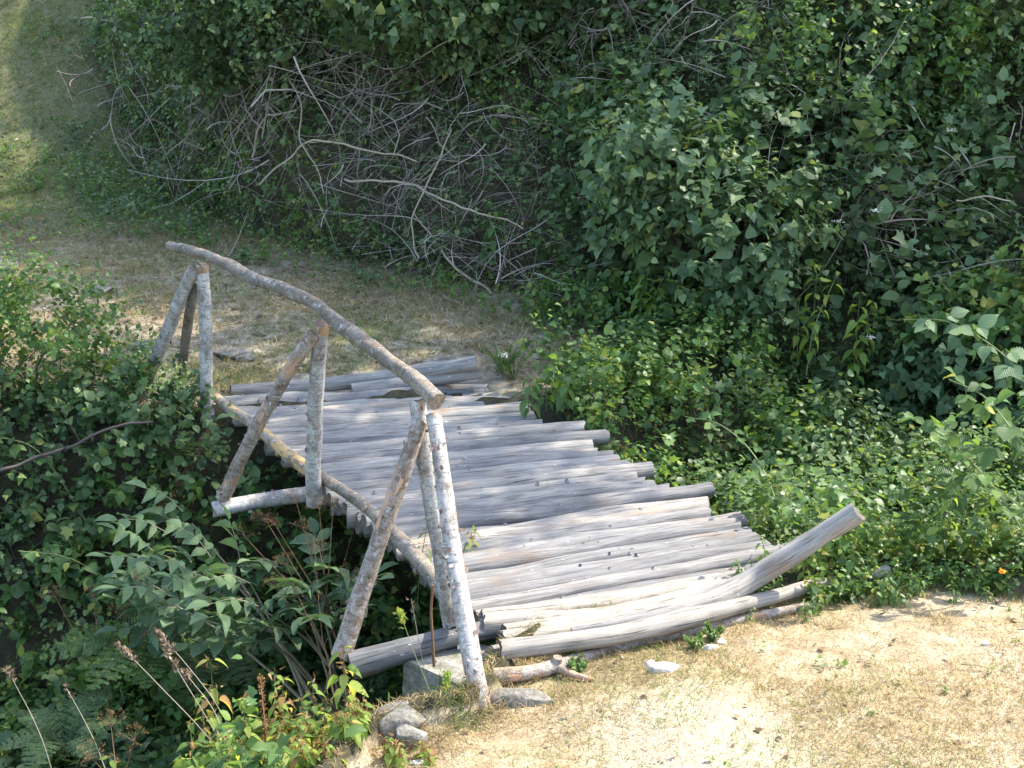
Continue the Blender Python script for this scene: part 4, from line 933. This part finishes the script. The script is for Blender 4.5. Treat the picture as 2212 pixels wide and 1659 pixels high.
# dry umbels
def umbel(base, tips, label, r=.0035):
    base = np.array(base); root = empty('dry_umbel', base, label, 'dry plant', 'dry brown umbels'); g = Geo(); gs = Geo()
    j = base + (tips.mean(0) - base) * .45
    tube(g, [base, base * .5 + j * .5 + [.01, 0, 0], j], [r * 1.3, r], 6, 14, 0, .6, .05, .01, 5, None, 1)
    for i, t in enumerate(tips):
        j2 = base + (j - base) * R.uniform(.45, 1); tube(g, [j2, j2 * .5 + t * .5 + [0, 0, -.02], t], [r * .8, r * .4], 5, 12, 0, R.random(), .05, .01, 5, None, i + 2)
        n = 14; D = nrm(R.normal(size=(n, 3)) * [.9, .9, .3] + nrm(t - j2) * 1.1); ln = .05 + R.random(n) * .03; twigs(g, np.tile(t, (n, 1)), D, ln, .001, 0, .1, 3)
        E = t + D * ln[:, None]; E2 = np.repeat(E, 7, 0); D2 = nrm(np.repeat(D, 7, 0) + R.normal(size=(n * 7, 3)) * .7); l2 = .010 + R.random(n * 7) * .008; twigs(g, E2, D2, l2, .0006, 0, .1, 2)
        K = len(E2); leaves(gs, E2 + D2 * l2[:, None], D2, R.normal(size=(K, 3)), .006, T_PINNA, 2.5, 0)
    g.build('stem', TW_BRN, root); gs.build('seeds', DRY, root)
def TP(l): return np.array([atz(x, y, z) for x, y, z in l])
umbel(atz(745, 1460, -.6), TP([(595, 1135, -.05), (575, 1125, -.05), (640, 1085, .05), (690, 1100, .05), (720, 1095, .0), (530, 1160, -.1), (770, 1120, -.05), (660, 1140, -.1)]), 'tall reddish dry umbel plant in front of the outrigger log')
umbel(atz(720, 1500, -.6), TP([(600, 1270, -.2), (620, 1220, -.15), (760, 1250, -.2), (680, 1190, -.1)]), 'lower dry umbel plant left of the outer brace')
umbel(atz(230, 1560, -.9), TP([(120, 1290, -.4), (290, 1250, -.35), (200, 1290, -.4), (310, 1370, -.5), (255, 1330, -.5)]), 'dry brown umbel plant leaning in the shade at the lower left')
umbel(atz(260, 1720, -.5), TP([(240, 1570, -.25), (290, 1600, -.25), (200, 1640, -.3)]), 'small dry umbel near the bottom edge at the lower left')

# tall grass stalks with seed heads
def stalk(base, mid, top, label, head=.16, dens=46, m=TW_TAN, hm=None):
    base = np.array(base); root = empty('seed_grass', base, label, 'grass stalk', 'tall grass stalks with seed heads'); g = Geo(); gs = Geo()
    P, T, N, B, rad = tube(g, [base, mid, top], [.0022, .0012], 5, 40, 0, .6, 0, .01, 5, None, 2)
    s = np.linalg.norm(top - base); k = R.uniform(1 - head / s, 1, dens) * 39; k = k.astype(int); d = nrm(T[k] + R.normal(size=(dens, 3)) * .45)
    K = dens; O = P[k] + d * .008
    for rr in range(3): leaves(gs, O + R.normal(size=(K, 3)) * .004, nrm(d + R.normal(size=(K, 3)) * .3), R.normal(size=(K, 3)), .016 + R.random(K) * .008, T_PINNA, 1.3, 0)
    g.build('stem', m, root); gs.build('seed_head', hm or LIT, root)
SG = [((520, 1680, -.45), (430, 1530, -.1), (352, 1392, .1), 'grass stalk with a dark seed head curving towards the elder'),
      ((560, 1700, -.4), (450, 1500, .0), (335, 1357, .2), 'tallest grass stalk with its seed head bent to the left'),
      ((540, 1700, -.4), (380, 1520, .0), (254, 1388, .15), 'leftmost of the three bent seed heads above the gully'),
      ((500, 1720, -.4), (470, 1560, -.1), (395, 1445, .0), 'grass stalk with a drooping seed head behind the yellowed nettle'),
      ((250, 1720, -.5), (200, 1600, -.3), (140, 1480, -.1), 'pale bare stalk leaning left near the bottom edge'),
      ((130, 1720, -.6), (80, 1580, -.3), (14, 1440, -.1), 'grass stalk with tan seed head at the lower left edge'),
      ((960, 1560, -.1), (900, 1430, .15), (862, 1318, .35), 'green grass stalk with a pale seed head before the abutment timber'),
      ((925, 1500, -.2), (905, 1400, .1), (888, 1292, .3), 'thin yellow stalk left of the near upright'),
      ((985, 1560, -.1), (965, 1500, .05), (966, 1455, .12), 'short green stalk with seed head before the concrete block')]
for b_, m_, t_, lab in SG: stalk(atz(*b_), atz(*m_), atz(*t_), lab, .14 if 'three' in lab or 'tallest' in lab or 'dark' in lab else .07, 50 if 'seed' in lab else 10, TW_GRN if 'green' in lab else TW_TAN, G4 if 'green' in lab else None)
# bare upright twig beside the near upright
g = Geo(); tube(g, [atz(938, 1440, -.1), atz(933, 1340, .12), atz(935, 1264, .3)], [.008, .007, .006], 7, 20, 0, .5, .15, .01, 6, 0, 4); tag(g.build('twig', TW_BRN), 'bare brown twig standing upright left of the near upright', 'twig')
# grass tuft around the foot of the front brace
def tuft(px, py, n, L, label, m=ST, lean=.9):
    b_ = hit(px, py); K = n; P = b_ + np.stack([R.normal(size=K) * .05, R.normal(size=K) * .04, np.zeros(K)], -1); P[:, 2] = H(P[:, 0], P[:, 1])
    D = nrm(np.stack([R.normal(size=K) * lean, R.normal(size=K) * lean, np.ones(K)], -1)); g = Geo()
    Q = twigs(g, P, D, L * (.5 + R.random(K)), .0016, 0, .45, 7, .5); o = g.build('grass_tuft', m); return tag(o, label, 'grass tuft', 'tufts on the near bank')
tuft(1045, 1538, 150, .13, 'dry tuft of wiry grass round the foot of the front brace', ST)
tuft(985, 1530, 60, .20, 'green tuft of long blades before the concrete block', GR, .6)
tuft(930, 1600, 90, .13, 'dry tuft beside the squared block', ST)
tuft(1000, 1570, 70, .1, 'mixed low tuft left of the front brace', GR)
tuft(1300, 1440, 40, .09, 'thin dry tuft under the thin pole', ST)
tuft(1225, 1500, 40, .09, 'dry tuft at the tip of the flat slab', ST)
tuft(1700, 1330, 60, .1, 'tuft of yellow grass below the right end of the thin pole', ST)
tuft(1960, 1545, 30, .05, 'small green rosette on the dry grass in the lower right', GR)

# bramble cane on the right
def cane(pts, label, n, leaf, m=G6, r=.007):
    P3 = [atz(*p) for p in pts]; base = np.array(P3[0]); root = empty('bramble', base, label, 'bramble', 'bramble canes'); g = Geo(); gl = Geo()
    P, T, N, B, rad = tube(g, P3, [r, r * .7, r * .4], 7, 60, 0, .7, .04, .0, 5, None, 5)
    for i in range(n):
        k = int((i + .7) / n * 57); sg = 1 if i % 2 else -1; d = nrm(B[k] * sg * .8 + np.array([R.normal() * .3, -.5, R.normal() * .25 + .1]))
        tube(g, [P[k], P[k] + d * .05], [.002, .0012], 5, 4, 0, .5, 0, 0, 1, None, i); e = P[k] + d * .05; sd = nrm(np.cross(d, [0, 0, 1.]))
        Tt = np.array([d, sd + d * .2, -sd + d * .2]) + np.array([0, 0, -.35]); nn = np.tile([0, -.45, 1.0], (3, 1)) + R.normal(size=(3, 3)) * .25
        leaves(gl, np.tile(e, (3, 1)), Tt, nn, leaf * np.array([1.1, .85, .85]) * R.uniform(.8, 1.15), T_BRAM, 1.0, 0)
    g.build('cane', TW_GRN, root); gl.build('leaves', m, root)
cane([(1900, 1230, -.2), (2010, 1120, .15), (2110, 990, .55), (2215, 895, .85), (2330, 850, 1.0)], 'arching bramble cane with large sunlit leaves at the right edge', 16, .115)
cane([(2330, 1100, .3), (2210, 960, .75), (2130, 860, .85), (2050, 820, .8)], 'leafy bramble cane crossing behind the arching cane', 13, .10)
cane([(2260, 1260, -.1), (2180, 1100, .3), (2060, 960, .55), (1960, 900, .55)], 'bramble cane leaning left through the right thicket', 13, .10)
cane([(2300, 1000, .2), (2200, 800, .6), (2060, 700, .8), (1950, 690, .75)], 'dark bramble cane with broad leaves above the right thicket', 14, .12, G3)
cane([(2350, 1300, -.1), (2230, 1120, .3), (2130, 1040, .45)], 'short bramble cane in the corner above the dry grass', 9, .06)
cane([(1700, 1150, -.3), (1640, 1000, .0), (1560, 920, .1), (1480, 900, .05)], 'low bramble cane beside the log ends right of the deck', 11, .055)
for i, (pts, lab) in enumerate([([(200, 1150, -.7), (120, 1020, -.3), (60, 960, -.1), (-40, 940, 0)], 'bramble shoot at the left edge of the gully'),
                                ([(420, 1060, -.6), (330, 960, -.2), (260, 930, -.1), (180, 960, -.2)], 'bramble shoot arching beneath the far frame'),
                                ([(300, 1300, -1), (160, 1210, -.5), (40, 1190, -.4)], 'bramble shoot over the dark hollow at the left')]):
    cane(pts, lab, 11, .08)
# thicket at the right edge in front
b0 = hit(2100, 1150)
shrub('shrub', b0, [(b0 + [.0, .1, .3], (.5, .35, .35)), (b0 + [.6, .15, .42], (.5, .4, .42)), (b0 + [-.5, .15, .15], (.35, .3, .28))], 760, .2, 7, .055, T_OVAL, [G2, G6, G1], 'mixed green thicket behind the dry grass at the right', nst=10)
b0 = hit(1760, 1130)
shrub('shrub', b0, [(b0 + [.0, .1, .2], (.45, .3, .3)), (b0 + [.1, .5, .35], (.6, .4, .35))], 560, .2, 7, .062, T_OVAL, [G2, G6, G1], 'leafy bush behind the raised end of the upturned log', nst=8)
# white and yellow flowers
def umbelw(px, py, h, label, m=WHT, cat='flower'):
    b_ = hit(px, py); root = empty('wild_flower', b_, label, cat, 'wild flowers'); g = Geo(); gl = Geo(); t = b_ + (CAM - b_) * .04 + [0, 0, h]
    tube(g, [b_, (b_ + t) / 2, t], [.0025, .0015], 5, 10, 0, .5, 0, .01, 5, None, 1); n = 34; O = t + R.normal(size=(n, 3)) * ([.018, .018, .007] if m is WHT else [.006, .006, .003])
    leaves(gl, O, R.normal(size=(n, 3)) * [1, 1, .3], np.tile([0, -.3, 1.], (n, 1)), .012, T_OVAL, 1.4, 0); g.build('stem', TW_GRN, root); gl.build('petals', m, root)
umbelw(1665, 985, .3, 'white flower head in the weeds right of the deck')
umbelw(1800, 620, .5, 'left cluster of small white flowers in the dark leaves')
umbelw(1880, 590, .5, 'right cluster of small white flowers in the dark leaves')
umbelw(1870, 870, .5, 'white blossom in front of the dark hollow')
umbelw(2040, 420, .5, 'white flower cluster high on the right hillside')
umbelw(1088, 800, .12, 'tiny white flower head at the far right corner of the deck')
umbelw(2163, 1252, .03, 'orange flower on the dry grass at the right', YEL)

# ------------------------------------------------------------------ trees on the hill that shade the bridge
def tree(x, y, h, crowns, n, label):
    b_ = np.array([x, y, float(H(x, y))]); root = empty('tree', b_, label, 'tree', 'trees above the hillside'); g = Geo()
    top = b_ + [R.normal() * .4, R.normal() * .4, h]
    P, T, N, B, rad = tube(g, [b_ - [0, 0, .3], (b_ + top) / 2 + [.15, .1, 0], top], [.2, .15, .05], 12, 40, 0, .3, .12, .05, 2, None, 5)
    g2 = Geo()
    for i, (c, r) in enumerate(crowns):
        c = np.array(c); k = int(np.clip((c[2] - b_[2]) / h * 30, 8, 38)); tube(g2, [P[k], P[k] * .45 + c * .55 + [0, 0, -.2], c], [.06, .035, .015], 7, 14, 0, .3, .1, .05, 3, None, i)
    C = np.array([c for c, r in crowns]); Rr = np.array([r for c, r in crowns]); pk = R.choice(len(C), n, p=Rr ** 2 / (Rr ** 2).sum())
    d = nrm(R.normal(size=(n, 3))); Q = C[pk] + d * Rr[pk][:, None] * (R.random((n, 1)) ** .4) * [1, 1, .75]; k = fbm(Q * 1.3, 71, 2) > .42; Q, d = Q[k], d[k]
    D = nrm(d + R.normal(size=Q.shape) * .5); O, T_, Nn, sz = sprig_leaves(Q, D, np.full(len(Q), .35), 8, np.full(len(Q), .085)); gl = Geo(); leaves(gl, O, T_, Nn, sz, T_SMALL, 1.4, 0)
    twigs(g2, Q - D * .2, D, np.full(len(Q), .5), .005, 0, .15, 4)
    g.build('trunk', TW_DRK, root); g2.build('limbs', TW_DRK, root); gl.build('crown', G5, root)
AZ, EL = math.radians(62), math.radians(50)
SUN = np.array([math.sin(AZ) * math.cos(EL), math.cos(AZ) * math.cos(EL), math.sin(EL)])
def over(x, y, z, h):     # point at height h whose shadow falls on x,y,z
    return np.array([x, y, z]) + SUN * ((h - z) / SUN[2])
TREES = [
    ((7.5, 16.5), 9, [(over(-1.2, 13.0, .5, 9.0), 1.6), (over(.8, 13.0, 2, 9.5), 1.8), (over(-2.6, 14, .8, 10), 1.7)], 1900, 'tall leafy tree high above the centre of the hillside'),
    ((11., 15.), 9, [(over(3.2, 12, 1.5, 8.6), 1.8), (over(5.4, 12, 2, 8.6), 1.7), (over(3.0, 11.4, .2, 9.4), 1.3)], 1900, 'leafy tree above the right part of the hillside'),
    ((8.5, 13.2), 8, [(over(-.7, 8.9, 0, 7.8), 1.35), (over(-1.2, 10.8, 0, 8.6), 1.5), (over(-.1, 7.9, 0, 7.5), .8)], 1000, 'leafy tree whose crown shades the far half of the bridge'),
    ((3.5, 19.), 9, [(over(-3.6, 13.6, .6, 10), 1.5), (over(-3.6, 16, 1.4, 11), 1.5), (over(-6.4, 16.6, 1.6, 11), 1.7), (over(-6.9, 19.0, 2.2, 12), 1.6), (over(-7.6, 17.2, 2, 12), 1.3), (over(-5.4, 14.6, .8, 10), 1.1), (over(-3.9, 11.2, .2, 10), 1.6)], 2000, 'leafy tree on the slope behind the path'),
    ((3.2, 13.6), 7, [(over(-3.6, 8.6, -.8, 7.2), 1.3), (over(-2.2, 7.3, -1.2, 6.6), 1.15), (over(-3.4, 6.2, -1, 6.5), .9)], 950, 'leafy tree whose crown shades the gully left of the bridge'),
]
for (x, y), h, cr, n, lab in TREES: tree(x, y, h, cr, n, lab)

# ------------------------------------------------------------------ light, world, camera
sun = bpy.data.lights.new('sun', 'SUN'); sun.energy = 2.45; sun.angle = math.radians(.55); sun.color = (1, .94, .84)
so = bpy.data.objects.new('sun', sun); COL.objects.link(so)
from mathutils import Vector
so.rotation_euler = Vector((-SUN).tolist()).to_track_quat('-Z', 'Y').to_euler(); so.location = (6, 8, 14)
w = bpy.data.worlds.new('World'); S.world = w; w.use_nodes = True; nt = w.node_tree; nt.nodes.clear()
sky = nt.nodes.new('ShaderNodeTexSky'); sky.sky_type = 'NISHITA'; sky.sun_disc = False; sky.sun_elevation = EL; sky.sun_rotation = AZ; sky.air_density = 1.0; sky.dust_density = 1.5
bg = nt.nodes.new('ShaderNodeBackground'); bg.inputs[1].default_value = .15; wo = nt.nodes.new('ShaderNodeOutputWorld')
nt.links.new(sky.outputs[0], bg.inputs[0]); nt.links.new(bg.outputs[0], wo.inputs[0])
cam = bpy.data.cameras.new('camera'); cam.lens = 50; cam.sensor_width = 36; cam.clip_end = 400; cam.clip_start = .05
co = bpy.data.objects.new('camera', cam); COL.objects.link(co); co.location = CAM; co.rotation_euler = (PI / 2 - PITCH, 0, 0); S.camera = co
S.view_settings.view_transform = 'Standard'; S.view_settings.look = 'None'; S.view_settings.gamma = 1; S.view_settings.exposure = 2.15
S.render.engine = 'CYCLES'; S.cycles.max_bounces = 6; S.cycles.diffuse_bounces = 3; S.cycles.glossy_bounces = 2; S.cycles.transmission_bounces = 4; S.cycles.transparent_max_bounces = 4
